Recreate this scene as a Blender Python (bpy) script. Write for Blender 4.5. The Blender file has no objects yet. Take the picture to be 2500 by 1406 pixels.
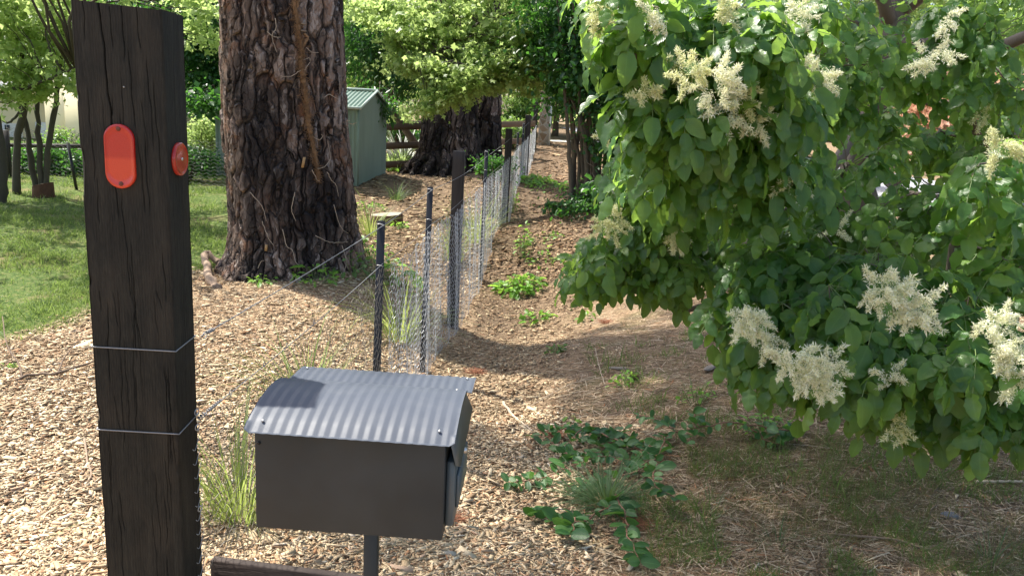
import bpy, math, random
import numpy as np
from mathutils import Vector, noise
random.seed(7); rng = np.random.default_rng(7)
scn = bpy.context.scene; COL = scn.collection
# ---------------- camera ----------------
FPX = 1944.0; PITCH = math.radians(12.6); ROLL = math.radians(3.15); CH = 1.6
FW = np.array([0, math.cos(PITCH), -math.sin(PITCH)]); _r = np.array([1, 0, 0.]); _u = np.array([0, math.sin(PITCH), math.cos(PITCH)])
RT = math.cos(ROLL) * _r + math.sin(ROLL) * _u; UP = -math.sin(ROLL) * _r + math.cos(ROLL) * _u
def at(px, py, Y):
    d = FW * FPX + RT * (px - 1250) + UP * (703 - py)
    return d * (Y / d[1]) + np.array([0, 0, CH])
from mathutils import Matrix
cd = bpy.data.cameras.new('camera'); cam = bpy.data.objects.new('camera', cd); COL.objects.link(cam)
cd.sensor_width = 36; cd.lens = 36 * FPX / 2500; cd.clip_start = .05; cd.clip_end = 400
mw = Matrix.Identity(4)
for i in range(3): mw[i][0] = RT[i]; mw[i][1] = UP[i]; mw[i][2] = -FW[i]
mw[2][3] = CH; cam.matrix_world = mw; scn.camera = cam
# ---------------- light ----------------
SUN_EL = math.radians(57); SUN_AZ = math.atan2(-.80, .58)      # azimuth from +Y towards +X
S = np.array([math.sin(SUN_AZ) * math.cos(SUN_EL), math.cos(SUN_AZ) * math.cos(SUN_EL), math.sin(SUN_EL)])
w = bpy.data.worlds.new('World'); scn.world = w; w.use_nodes = True
wn = w.node_tree; sky = wn.nodes.new('ShaderNodeTexSky'); sky.sky_type = 'NISHITA'; sky.sun_disc = False
sky.sun_elevation = SUN_EL; sky.sun_rotation = SUN_AZ; sky.air_density = 1.0; sky.dust_density = 3.0; sky.ozone_density = .6
bg = wn.nodes['Background']; bg.inputs[1].default_value = .15; wn.links.new(sky.outputs[0], bg.inputs[0])
ld = bpy.data.lights.new('sun', 'SUN'); sun = bpy.data.objects.new('sun', ld); COL.objects.link(sun)
ld.energy = 4.9; ld.angle = math.radians(.55); ld.color = (1, .95, .86)
sun.rotation_euler = Vector(-S).to_track_quat('-Z', 'Y').to_euler()
scn.view_settings.view_transform = 'Standard'; scn.view_settings.look = 'None'; scn.view_settings.exposure = 1.12; scn.view_settings.gamma = 1
scn.cycles.max_bounces = 8; scn.cycles.transparent_max_bounces = 8; scn.cycles.transmission_bounces = 6; scn.cycles.diffuse_bounces = 4
scn.cycles.sample_clamp_indirect = 4
# ---------------- mesh helpers ----------------
def A(*a): return np.array(a, float)
def unit(v): return v / np.maximum(np.linalg.norm(v, axis=-1, keepdims=True), 1e-9)
def mesh(name, V, F, mat, parent=None, attrs=None, smooth=False):
    V = np.asarray(V, np.float32); me = bpy.data.meshes.new(name)
    if not isinstance(F, (list, tuple)): F = [F]
    F = [np.asarray(f, np.int32) for f in F if len(f)]
    me.vertices.add(len(V)); me.vertices.foreach_set('co', V.ravel())
    loops = np.concatenate([f.ravel() for f in F]); sizes = np.concatenate([np.full(len(f), f.shape[1], np.int32) for f in F])
    me.loops.add(len(loops)); me.loops.foreach_set('vertex_index', loops)
    me.polygons.add(len(sizes)); st = np.concatenate([[0], np.cumsum(sizes)[:-1]]).astype(np.int32)
    me.polygons.foreach_set('loop_start', st); me.polygons.foreach_set('loop_total', sizes)
    if smooth: me.polygons.foreach_set('use_smooth', np.ones(len(sizes), bool))
    for k, v in (attrs or {}).items():
        v = np.asarray(v, np.float32)
        if v.ndim == 1: a = me.attributes.new(k, 'FLOAT', 'POINT'); a.data.foreach_set('value', v)
        else: a = me.attributes.new(k, 'FLOAT_VECTOR', 'POINT'); a.data.foreach_set('vector', v.ravel())
    me.update(calc_edges=True); me.validate()
    if mat: me.materials.append(mat)
    o = bpy.data.objects.new(name, me); COL.objects.link(o)
    if parent is not None: o.parent = parent
    return o
class MB:
    def __init__(s): s.V = []; s.F = {}; s.n = 0; s.at = {}
    def add(s, V, F, **attrs):
        V = np.asarray(V, float)
        for f in (F if isinstance(F, list) else [F]):
            f = np.asarray(f, int)
            if len(f): s.F.setdefault(f.shape[1], []).append(f + s.n)
        s.V.append(V); s.n += len(V)
        for k, v in attrs.items(): s.at.setdefault(k, []).append(np.broadcast_to(v, (len(V),) + np.shape(v)[1:]) if np.ndim(v) else np.full(len(V), v))
        return s
    def build(s, name, mat, parent=None, smooth=False):
        return mesh(name, np.concatenate(s.V), [np.concatenate(v) for v in s.F.values()], mat, parent, {k: np.concatenate(v) for k, v in s.at.items()}, smooth)
BF = np.array([[0, 1, 3, 2], [4, 6, 7, 5], [0, 4, 5, 1], [2, 3, 7, 6], [0, 2, 6, 4], [1, 5, 7, 3]])
def box(x0, x1, y0, y1, z0, z1):
    return np.array([[x, y, z] for x in (x0, x1) for y in (y0, y1) for z in (z0, z1)], float), BF
def obox(c, ax, ay, az, sx, sy, sz):      # oriented box, half sizes
    V = np.array([[x, y, z] for x in (-1, 1) for y in (-1, 1) for z in (-1, 1)], float)
    return c + V[:, :1] * ax * sx + V[:, 1:2] * ay * sy + V[:, 2:] * az * sz, BF
def tube(P, r, n=6, cap=True):
    P = np.asarray(P, float); r = np.broadcast_to(r, (len(P),)); T = unit(np.gradient(P, axis=0))
    ref = A(.13, .21, .97) if abs(T[0][2]) < .9 else A(1, .1, .05)
    X = unit(np.cross(T, ref)); Y = np.cross(T, X); a = np.arange(n) * 2 * np.pi / n
    V = (P[:, None] + r[:, None, None] * (np.cos(a)[None, :, None] * X[:, None] + np.sin(a)[None, :, None] * Y[:, None])).reshape(-1, 3)
    i, j = np.meshgrid(np.arange(len(P) - 1), np.arange(n), indexing='ij'); j2 = (j + 1) % n
    F = np.stack([i * n + j, i * n + j2, (i + 1) * n + j2, (i + 1) * n + j], -1).reshape(-1, 4)
    if cap:
        V = np.vstack([V, P[:1], P[-1:]]); k = np.arange(n); m = len(P) * n
        C = np.vstack([np.stack([(k + 1) % n, k, np.full(n, m)], 1), np.stack([k + (len(P) - 1) * n, (k + 1) % n + (len(P) - 1) * n, np.full(n, m + 1)], 1)])
        return V, [F, C]
    return V, F
def prisms(a, b, r, n=3):                  # many thin wires at once
    T = unit(b - a); X = unit(np.cross(T, A(.31, .2, .93) + 0 * T)); Y = np.cross(T, X); N = len(a)
    an = np.arange(n) * 2 * np.pi / n; off = np.cos(an)[None, :, None] * X[:, None] + np.sin(an)[None, :, None] * Y[:, None]
    r = np.broadcast_to(r, (N,))[:, None, None]
    V = np.concatenate([a[:, None] + off * r, b[:, None] + off * r], 1).reshape(-1, 3)
    k = np.arange(n); f = np.stack([k, (k + 1) % n, (k + 1) % n + n, k + n], 1)
    return V, (np.arange(N)[:, None, None] * 2 * n + f[None]).reshape(-1, 4)
def smooth_path(P, n=24, wob=0.0):
    P = np.asarray(P, float); t = np.linspace(0, len(P) - 1, n); out = []
    for x in t:
        i = min(int(x), len(P) - 2); f = x - i; p0 = P[max(i - 1, 0)]; p1 = P[i]; p2 = P[i + 1]; p3 = P[min(i + 2, len(P) - 1)]
        out.append(.5 * ((2 * p1) + (-p0 + p2) * f + (2 * p0 - 5 * p1 + 4 * p2 - p3) * f * f + (-p0 + 3 * p1 - 3 * p2 + p3) * f ** 3))
    out = np.array(out)
    if wob: out[1:-1] += rng.normal(0, wob, out[1:-1].shape)
    return out
def basis(d, nrm):
    Y = unit(d); X = unit(np.cross(Y, nrm)); Z = np.cross(X, Y)
    return np.stack([X, Y, Z], -1)
def scatter(tpls, M, P, rnd=None):
    """leaf templates (V,F,uv) copied by matrices M (N,3,3) to P (N,3) -> V, F, attrs"""
    N = len(P); w_ = rng.integers(0, len(tpls), N); rnd = rng.random(N) if rnd is None else rnd
    Vs, Fs, R_, U_ = [], {}, [], []; off = 0
    for k, (tv, tf, tu) in enumerate(tpls):
        m = np.where(w_ == k)[0]
        if not len(m): continue
        Vs.append((np.einsum('nij,kj->nki', M[m], tv) + P[m][:, None]).reshape(-1, 3))
        Fs.setdefault(tf.shape[1], []).append((np.arange(len(m))[:, None, None] * len(tv) + tf[None]).reshape(-1, tf.shape[1]) + off)
        R_.append(np.repeat(rnd[m], len(tv))); U_.append(np.tile(tu, (len(m), 1))); off += len(m) * len(tv)
    return np.concatenate(Vs), [np.concatenate(f) for f in Fs.values()], dict(rnd=np.concatenate(R_), leaf=np.concatenate(U_))
# leaf templates: base at origin, tip +Y, face +Z
def ovate(rows=6, wmax=.34, fold=.12, droop=.18, wave=.03, seed=0, peak=.42, tip=1.0):
    g = np.random.default_rng(seed); V = []; U = []
    for i in range(rows + 1):
        t = i / rows; wd = wmax * (t ** (peak * 1.3)) * ((1 - t) ** ((1 - peak) * 1.3)) / ((peak ** peak * (1 - peak) ** (1 - peak)) ** 1.3) if 0 < t < 1 else .004
        for s in (-1, 0, 1):
            z = -droop * t * t + (fold * wd / wmax if s else 0) * 1.0 + (g.normal(0, wave) if s else 0)
            V.append((s * wd * (1 + g.normal(0, .05)), t, z + (wave * .9 * math.sin(t * 17 + s * 1.3 + seed) if s else 0))); U.append((s, t, 0))
    F = [[i * 3 + j, i * 3 + j + 1, (i + 1) * 3 + j + 1, (i + 1) * 3 + j] for i in range(rows) for j in (0, 1)]
    return np.array(V), np.array(F), np.array(U, float)
def diamond(wd=.32, fold=.08):
    return (np.array([[0, 0, 0], [wd, .45, fold], [0, 1, -.08], [-wd, .45, fold]]), np.array([[0, 1, 2], [0, 2, 3]]), np.array([[0, 0, 0], [1, .5, 0], [0, 1, 0], [-1, .5, 0]], float))
def palmate(seed=0):
    g = np.random.default_rng(seed); V = [[0, .12, 0]]; U = [[0, .3, 0]]
    angs = [-150, -112, -72, -36, 0, 36, 72, 112, 150]; k = 0
    for i, a in enumerate(angs):
        L = {0: 1, 36: .45, 72: .8, 112: .32, 150: .45}[abs(a)] * (.95 + .1 * g.random()); a = math.radians(a)
        V.append([L * math.sin(a) * .8, .12 + L * math.cos(a) * .85, -.16 * L * L + g.normal(0, .03)]); U.append([math.copysign(L, a), L, 0])
    V.append([0, -.1, 0]); U.append([0, 0, 0]); n = len(V)
    F = [[0, i, i + 1] for i in range(1, n - 1)] + [[0, n - 1, 1]]
    return np.array(V), np.array(F), np.array(U, float)
def blade(rows=3, wd=.02, bend=.5):
    V = []; U = []
    for i in range(rows + 1):
        t = i / rows; b = bend * t * t; x = wd * (1 - t ** 2 * .95)
        for s in (-1, 1): V.append((s * x, t * (1 - .3 * bend * t * t), -b)); U.append((s, t, 0))
    return np.array(V), np.array([[2 * i, 2 * i + 1, 2 * i + 3, 2 * i + 2] for i in range(rows)]), np.array(U, float)
ASH = [ovate(9, .285, .1, .22, .03, k, .43) for k in range(6)] + [ovate(9, .315, -.05, .12, .04, 9 + k, .46) for k in range(3)]
OVAL = [ovate(4, .30, .1, .15, .02, k, .5) for k in range(4)]
DIA = [diamond(.3, .1), diamond(.36, -.06), diamond(.26, .14)]
PALM = [palmate(k) for k in range(4)]
# ---------------- tagging ----------------
def tag(o, label=None, cat=None, group=None, kind=None):
    if label: o['label'] = label
    if cat: o['category'] = cat
    if group: o['group'] = group
    if kind: o['kind'] = kind
    return o
def thing(name, label, cat, loc=(0, 0, 0), group=None):
    o = bpy.data.objects.new(name, None); COL.objects.link(o); o.empty_display_size = .1; o.location = Vector([float(v) for v in loc])
    return tag(o, label, cat, group)
def under(o, root):      # parent a mesh made in world coordinates to a root that stands elsewhere
    o.parent = root; o.matrix_parent_inverse = Matrix.Translation(-Vector(root.location)); return o
# ---------------- material helpers ----------------
class NT:
    def __init__(s, name):
        s.m = bpy.data.materials.new(name); s.m.use_nodes = True; s.t = s.m.node_tree; s.t.nodes.clear(); s.out = s.t.nodes.new('ShaderNodeOutputMaterial')
    def n(s, ty, ins=None, out=0, **props):
        x = s.t.nodes.new('ShaderNode' + ty)
        for k, v in props.items(): setattr(x, k, v)
        for k, v in (ins or {}).items():
            i = x.inputs[k]
            if isinstance(v, bpy.types.NodeSocket): s.t.links.new(v, i)
            else: i.default_value = v if not isinstance(v, tuple) or len(v) != 3 or i.type != 'RGBA' else (*v, 1)
        return x.outputs[out]
    def coord(s, scale=(1, 1, 1), which='Object'):
        c = s.t.nodes.new('ShaderNodeTexCoord').outputs[which]
        return s.n('Mapping', {'Vector': c, 'Scale': scale}) if scale != (1, 1, 1) else c
    def noise(s, vec, scale, detail=4, rough=.55, dist=0, out=0): return s.n('TexNoise', {'Vector': vec, 'Scale': scale, 'Detail': detail, 'Roughness': rough, 'Distortion': dist}, out)
    def vor(s, vec, scale, feature='F1', out=0, rnd=1): return s.n('TexVoronoi', {'Vector': vec, 'Scale': scale, 'Randomness': rnd}, out, feature=feature)
    def ramp(s, f, stops, interp='LINEAR'):
        x = s.t.nodes.new('ShaderNodeValToRGB'); s.t.links.new(f, x.inputs[0]); e = x.color_ramp.elements; x.color_ramp.interpolation = interp
        while len(e) < len(stops): e.new(.5)
        for k, (p, c) in enumerate(stops): e[k].position = p; e[k].color = (*c, 1) if len(c) == 3 else c
        return x.outputs[0]
    def mix(s, f, a, b, bt='MIX'):
        x = s.t.nodes.new('ShaderNodeMix'); x.data_type = 'RGBA'; x.blend_type = bt
        for i, v in ((0, f), (6, a), (7, b)):
            if isinstance(v, bpy.types.NodeSocket): s.t.links.new(v, x.inputs[i])
            else: x.inputs[i].default_value = (*v, 1) if isinstance(v, tuple) else v
        return x.outputs[2]
    def math(s, op, a, b=0.0, clamp=False):
        x = s.t.nodes.new('ShaderNodeMath'); x.operation = op; x.use_clamp = clamp
        for i, v in ((0, a), (1, b)):
            if isinstance(v, bpy.types.NodeSocket): s.t.links.new(v, x.inputs[i])
            else: x.inputs[i].default_value = v
        return x.outputs[0]
    def mr(s, v, a, b, c=0.0, d=1.0): return s.n('MapRange', {0: v, 1: a, 2: b, 3: c, 4: d})
    def attr(s, name, out='Fac'):
        x = s.t.nodes.new('ShaderNodeAttribute'); x.attribute_name = name; return x.outputs[out]
    def bump(s, h, dist, strength=1): return s.n('Bump', {'Height': h, 'Distance': dist, 'Strength': strength})
    def pbsdf(s, **k): return s.n('BsdfPrincipled', {a.replace('_', ' '): v for a, v in k.items()})
    def done(s, surf, disp=None):
        s.t.links.new(surf, s.out.inputs[0])
        if disp is not None: s.t.links.new(disp, s.out.inputs[2]); s.m.displacement_method = 'BOTH'
        return s.m
def simple(name, col, rough=.6, metal=0, var=.15, scale=20, bumpd=0.0, stretch=(1, 1, 1)):
    t = NT(name); c = t.coord(stretch); f = t.noise(c, scale, 5)
    cc = t.mix(f, tuple(x * (1 - var) for x in col), tuple(min(1, x * (1 + var)) for x in col))
    k = dict(Base_Color=cc, Roughness=rough, Metallic=metal)
    if bumpd: k['Normal'] = t.bump(f, bumpd)
    return t.done(t.pbsdf(**k))
def leafmat(name, c0, c1, c2, trans=(.35, .5, .06), tf=.4, rough=.45, spec=.5, vein=.5, gloss=0.0):
    t = NT(name); r = t.attr('rnd'); uv = t.attr('leaf', 'Vector'); sep = t.t.nodes.new('ShaderNodeSeparateXYZ'); t.t.links.new(uv, sep.inputs[0])
    base = t.ramp(r, [(0, c0), (.55, c1), (1, c2)])
    ax = t.math('ABSOLUTE', sep.outputs[0]); mid = t.mr(ax, .0, .09, 1, 0)
    base = t.mix(t.math('MULTIPLY', mid, vein), base, tuple(min(1, x * 1.9 + .02) for x in c2))
    # side veins: bands along v slanted by |u|
    vv = t.math('SUBTRACT', t.math('MULTIPLY', sep.outputs[1], 9), t.math('MULTIPLY', ax, 3)); sn = t.math('SINE', t.math('MULTIPLY', vv, 6.283))
    nz = t.noise(t.coord(), 30, 2)
    base = t.mix(t.mr(nz, .3, .7, 0, .25), base, tuple(x * .6 for x in c0))
    nb = t.bump(sn, .0006, .3)
    p = t.pbsdf(Base_Color=base, Roughness=rough, Specular_IOR_Level=spec, Normal=nb)
    tc = t.mix(t.mr(r, 0, 1, .1, .45), trans, tuple(min(1, x * 2.2) for x in c2))
    tr = t.n('BsdfTranslucent', {'Color': tc})
    return t.done(t.n('MixShader', {0: tf, 1: p, 2: tr}))
# ================= SETTING: ground =================
_c = np.array([(-.95, 1.9, .1), (-.73, 2.5, .065), (-.7, 4, -.13), (-.63, 5.6, -.33), (-.52, 7.2, -.46), (-.39, 9.3, -.4), (-.18, 12.7, -.25), (.1, 17.5, .15), (.4, 22, .6), (.86, 24, .68),
  (-1.68, 2.4, -.03), (-3.3, 5, -.09), (-3.1, 5.8, -.05), (-2.9, 8, -.12), (-2.2, 7.3, -.08), (-1.55, 8, -.02), (-1.3, 6.3, -.14), (-2, 4.5, -.08), (-1.2, 10.5, -.12),
  (0, 5, -.36), (.05, 7, -.5), (.15, 9, -.42), (.7, 6.4, -.2), (.7, 5, -.15), (1.45, 6, 0), (2.5, 6, .08), (.13, 2.6, -.05), (2, 2.8, -.06), (.6, 3.7, -.12), (.1, 3.6, -.16), (1.0, 9, -.1), (1.1, 11.5, .36), (1.6, 10, .25), (.5, 12.7, -.15),
  (-6.9, 11.5, .12), (-5, 8, 0), (-8, 8, .1), (-2.3, 17, .11), (-.4, 17, .33), (-2.8, 14.2, .13), (-2.6, 16, .22), (-5.6, 15, .16), (9.5, 20, .3), (2.3, 5.5, .08), (4, 8, .15), (3, 14, .35),
  (-12, 16, .0), (-12, 25, -.1), (0, 30, .8), (-20, 40, .4), (20, 40, .8), (12, 5, .1), (-12, 3, 0), (0, -3, 0), (8, -3, 0), (-8, -3, 0), (0, 60, 1.2), (-60, 60, 1), (60, 60, 1), (-60, 0, 0), (60, 0, 0), (0, 150, 2), (-150, 150, 2), (150, 150, 2), (150, 0, 0), (-150, 0, 0), (0, -60, 0)])
_d = np.linalg.norm(_c[:, None, :2] - _c[None, :, :2], axis=-1); _K = np.sqrt(_d ** 2 + .25) + np.eye(len(_c)) * -.03
_K = np.block([[_K, np.ones((len(_c), 1))], [np.ones((1, len(_c))), np.zeros((1, 1))]]); _w = np.linalg.solve(_K, np.append(_c[:, 2], 0))
def gz(x, y):
    x = np.atleast_1d(np.asarray(x, float)); y = np.atleast_1d(np.asarray(y, float)); out = np.empty(len(x))
    for i in range(0, len(x), 20000):
        d = np.hypot(x[i:i + 20000, None] - _c[:, 0], y[i:i + 20000, None] - _c[:, 1]); out[i:i + 20000] = np.sqrt(d ** 2 + .25) @ _w[:-1] + _w[-1]
    near = np.exp(-((x / 14) ** 2 + ((y - 8) / 14) ** 2))
    return out + near * (.012 * np.sin(x * 5.1 + 1.3 * np.sin(y * 3.1)) * np.sin(y * 4.3 + 1) + .02 * np.sin(x * 1.9 + y * 1.3) + .005 * np.sin(x * 17 + 2 * np.sin(y * 9)) * np.sin(y * 14))
def G(x, y, dz=0.0): return A(x, y, gz(x, y)[0] + dz)
def hit(px, py, lo=1.2, hi=60):            # where a line of sight meets the ground
    Y = lo
    while Y < hi:
        p = at(px, py, Y)
        if p[2] <= gz(p[0], p[1])[0]: break
        Y += .03 if Y < 8 else .1
    return G(p[0], p[1])
def vn(x, y, s, seed=0):                   # smooth value noise, vectorised
    g = np.random.default_rng(seed).random((64, 64)); x = x / s + 31; y = y / s + 17; xi = np.floor(x).astype(int); yi = np.floor(y).astype(int); fx = x - xi; fy = y - yi
    fx = fx * fx * (3 - 2 * fx); fy = fy * fy * (3 - 2 * fy); q = lambda i, j: g[i % 64, j % 64]
    return (q(xi, yi) * (1 - fx) + q(xi + 1, yi) * fx) * (1 - fy) + (q(xi, yi + 1) * (1 - fx) + q(xi + 1, yi + 1) * fx) * fy
def lawn_mask(x, y):
    bx = np.interp(y, [2, 3.6, 4.3, 5, 5.8, 7.6, 9, 11, 14, 17, 40], [-6, -5.2, -4.1, -3.5, -3.22, -3.25, -2.9, -2.7, -4.4, -6, -12])
    return np.clip(.5 + (bx - x + (vn(x, y, .5, 1) - .5) * .5) * 2.2, 0, 1) * (y > 3)
def verge_mask(x, y):                      # pine needles and thin grass on the right
    bx = np.interp(y, [1.5, 2.6, 3.5, 4.2, 5, 6.2, 8, 12, 30], [.0, .12, .33, .55, .15, .35, .8, 1.2, 2.2])
    return np.clip(.5 + (x - bx + (vn(x, y, .35, 2) - .5) * .45) * 3.0, 0, 1)
def axis(knots): return np.concatenate([np.linspace(a, b, n, endpoint=False) for a, b, n in knots] + [[knots[-1][1]]])
gx = axis([(-150, -30, 12), (-30, -9, 30), (-9, -4, 60), (-4, 4, 260), (4, 12, 40), (12, 40, 24), (40, 150, 12)])
gy = axis([(-60, 0, 12), (0, 1.5, 12), (1.5, 9, 250), (9, 25, 160), (25, 60, 30), (60, 150, 12)])
XX, YY = np.meshgrid(gx, gy); xx, yy = XX.ravel(), YY.ravel(); nx, ny = len(gx), len(gy)
i, j = np.meshgrid(np.arange(ny - 1), np.arange(nx - 1), indexing='ij'); GF = np.stack([i * nx + j, i * nx + j + 1, (i + 1) * nx + j + 1, (i + 1) * nx + j], -1).reshape(-1, 4)
t = NT('ground'); c = t.coord(); la = t.attr('lawn'); ve = t.attr('verge')
chipc = t.ramp(t.noise(t.coord((14, 40, 14)), 1.0, 5), [(.3, (.15, .095, .055)), (.5, (.33, .23, .14)), (.62, (.5, .38, .24)), (.75, (.24, .15, .085))])
chipc = t.mix(t.mr(t.noise(c, .8, 3), .4, .65), chipc, t.mix(.5, chipc, (.17, .1, .055)))
needle = t.ramp(t.noise(t.coord((30, 60, 30)), 1.0, 6), [(.3, (.1, .066, .04)), (.5, (.24, .165, .1)), (.7, (.38, .28, .18))])
needle = t.mix(t.mr(t.noise(c, 2.2, 4), .52, .66, 0, .45), needle, (.09, .11, .04)); needle = t.mix(t.mr(t.noise(c, 3.1, 4), .5, .7, 0, .35), needle, (.22, .185, .15))
lawnc = t.ramp(t.noise(c, 30, 5), [(.3, (.035, .065, .014)), (.5, (.075, .12, .028)), (.72, (.19, .18, .07))])
lawnc = t.mix(t.mr(t.noise(c, 1.3, 4), .5, .68, 0, .75), lawnc, (.21, .16, .08))
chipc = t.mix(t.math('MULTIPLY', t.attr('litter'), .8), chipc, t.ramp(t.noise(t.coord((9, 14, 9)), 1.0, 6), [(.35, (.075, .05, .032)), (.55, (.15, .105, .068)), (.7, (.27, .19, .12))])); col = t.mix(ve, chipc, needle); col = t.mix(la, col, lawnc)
hgt = t.noise(t.coord((60, 130, 60)), 1.0, 4)
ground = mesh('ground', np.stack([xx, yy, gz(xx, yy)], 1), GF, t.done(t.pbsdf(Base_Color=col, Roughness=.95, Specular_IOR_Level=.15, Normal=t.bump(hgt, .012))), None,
              dict(litter=np.clip((yy - 7.6 + 2 * (xx > -.35)) / 2.2 + (vn(xx, yy, .5, 12) - .5) * .6, 0, 1), lawn=lawn_mask(xx, yy), verge=verge_mask(xx, yy)), True)  # litter: browner ground, also darkened in place of missing track shade
tag(ground, kind='structure', label='uneven ground of mulch, lawn and leaf litter')
def normals(x, y):
    e = .03; return unit(np.stack([-(gz(x + e, y) - gz(x - e, y)) / (2 * e), -(gz(x, y + e) - gz(x, y - e)) / (2 * e), np.ones(len(x))], 1))
def inview(x, y, pad=1.06):
    z = gz(x, y) - CH; q = np.stack([x, y, z], 1); d = q @ FW; return (d > .3) & (np.abs(q @ RT) < pad * 1250 / FPX * d) & (np.abs(q @ UP) < pad * 703 / FPX * d + .05)
def sample_ground(n, y0, y1, power=1.6, x0=-12, x1=8):
    """points on the ground in view, denser close by"""
    out = [];
    while sum(len(o) for o in out) < n:
        u = rng.random(n * 2); y = (y0 ** (1 - power) + u * (y1 ** (1 - power) - y0 ** (1 - power))) ** (1 / (1 - power)); x = rng.uniform(-.78, .78, n * 2) * y
        k = inview(x, y) & (x > x0) & (x < x1); out.append(np.stack([x[k], y[k]], 1))
    return np.concatenate(out)[:n]
# ---- wood chips ----
def chips(n, y0, y1, power, size, keep):
    p = sample_ground(n, y0, y1, power); x, y = p.T; k = keep(x, y) > rng.random(len(x)); x, y = x[k], y[k]; n = len(x)
    nn = normals(x, y) + rng.normal(0, .26, (n, 3)); a = rng.normal(0, 1.1, n) + .2; d = np.stack([np.cos(a), np.sin(a), rng.normal(0, .12, n)], 1)
    M = basis(d, unit(nn)); L = size * rng.lognormal(0, .42, n) * np.interp(y, [2, 6, 12, 24], [1, 1.15, 1.6, 2.4]); W = L * rng.uniform(.13, .42, n); T = L * rng.uniform(.03, .09, n)
    M = M * np.stack([W, L, T], 1)[:, None, :]
    tp = []
    for k in range(6):
        g = np.random.default_rng(k); o = g.uniform(-.12, .12, (8, 3)); V, F = box(-.5, .5, -.5, .5, -.5, .5); V = V + o * (1, 1, 1); V[:, 0] *= 1 - .45 * (V[:, 1] > 0) * g.random(); V[:, 2] += .8 * V[:, 1] ** 2 * g.uniform(-2, 2)
        tp.append((V, F, V * 0))
    P = np.stack([x, y, gz(x, y) + rng.uniform(0, .016, n)], 1)
    return scatter(tp, M, P, rng.random(n) * np.where((x > np.interp(y, [4, 7, 9, 13, 22], [-.6, -.5, -.38, -.17, .4])) & (y > 4.6 + .5 * vn(x, y, .6, 21)), np.interp(y, [6, 9], [.62, .42]), 1))  # chips past the fence: brown litter, darkened further for shade not cast
t = NT('wood_chip'); r = t.attr('rnd'); cc = t.ramp(r, [(0, (.17, .09, .045)), (.12, (.34, .225, .13)), (.26, (.5, .375, .225)), (.5, (.62, .49, .31)), (.8, (.73, .61, .42)), (.95, (.42, .2, .09)), (1, (.82, .75, .6))])
cc = t.mix(t.mr(t.noise(t.coord((40, 40, 40)), 2, 3), .35, .7, 0, .35), cc, (.33, .22, .13))
cc = t.mix(t.mr(t.noise(t.coord(), 1.1, 4), .48, .68, 0, .5), cc, (.24, .16, .095)); MCHIP = t.done(t.pbsdf(Base_Color=cc, Roughness=.85, Specular_IOR_Level=.2))
kc = lambda x, y: np.clip((1 - lawn_mask(x, y)) * (1 - verge_mask(x, y)) * 1.0 + .012 * verge_mask(x, y) * (1 - lawn_mask(x, y)), 0, 1)
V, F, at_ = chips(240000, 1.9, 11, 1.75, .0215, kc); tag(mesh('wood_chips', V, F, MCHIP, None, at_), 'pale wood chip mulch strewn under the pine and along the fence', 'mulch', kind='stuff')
kd = lambda x, y: (1 - lawn_mask(x, y)) * (x > -3.6) * np.clip(1.2 - verge_mask(x, y), 0, 1)
V, F, at_ = chips(42000, 9, 26, 1.2, .035, kd); at_['rnd'] = at_['rnd'] * .42  # brown litter tone, lowered further to paint in track shade
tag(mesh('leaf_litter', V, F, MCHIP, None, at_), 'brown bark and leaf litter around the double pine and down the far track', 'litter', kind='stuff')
# ---- needles, dry grass and twigs on the right bank ----
def needles(n, y0, y1, keep, L0, thick, lift=.012):
    p = sample_ground(n, y0, y1, 1.8); x, y = p.T; k = keep(x, y) > rng.random(len(x)); x, y = x[k], y[k]; n = len(x)
    nn = normals(x, y); a = rng.uniform(0, 2 * np.pi, n); d = unit(np.stack([np.cos(a), np.sin(a) * .6, rng.normal(.02, .16, n)], 1)); d -= .8 * nn * np.sum(d * nn, 1, keepdims=True)
    L = L0 * rng.lognormal(0, .5, n); M = basis(d, nn + rng.normal(0, .3, (n, 3))); M = M * np.stack([L * 0 + thick * (.6 + rng.random(n)), L, L * rng.uniform(-.5, .5, n)], 1)[:, None, :]
    V = np.array([[s, q, c_] for q, c_ in ((-.5, 0), (-.17, .12), (.17, .12), (.5, 0)) for s in (-1, 1)], float); F = np.array([[0, 1, 3, 2], [2, 3, 5, 4], [4, 5, 7, 6]])
    return scatter([(V, F, V * 0)], M, np.stack([x, y, gz(x, y) + rng.uniform(0, lift, n)], 1))
t = NT('needle'); cc = t.ramp(t.attr('rnd'), [(0, (.1, .065, .035)), (.35, (.27, .18, .105)), (.7, (.45, .335, .21)), (.93, (.62, .51, .36)), (1, (.42, .16, .06))]); MNEED = t.done(t.pbsdf(Base_Color=cc, Roughness=.8, Specular_IOR_Level=.2))
kn = lambda x, y: np.clip(verge_mask(x, y) + .1, 0, 1) * (1 - lawn_mask(x, y))
V, F, at_ = needles(190000, 1.9, 11, kn, .055, .0013); tag(mesh('pine_needles', V, F, MNEED, None, at_), 'carpet of brown pine needles and dead twigs on the shaded bank', 'needles', kind='stuff')
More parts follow.
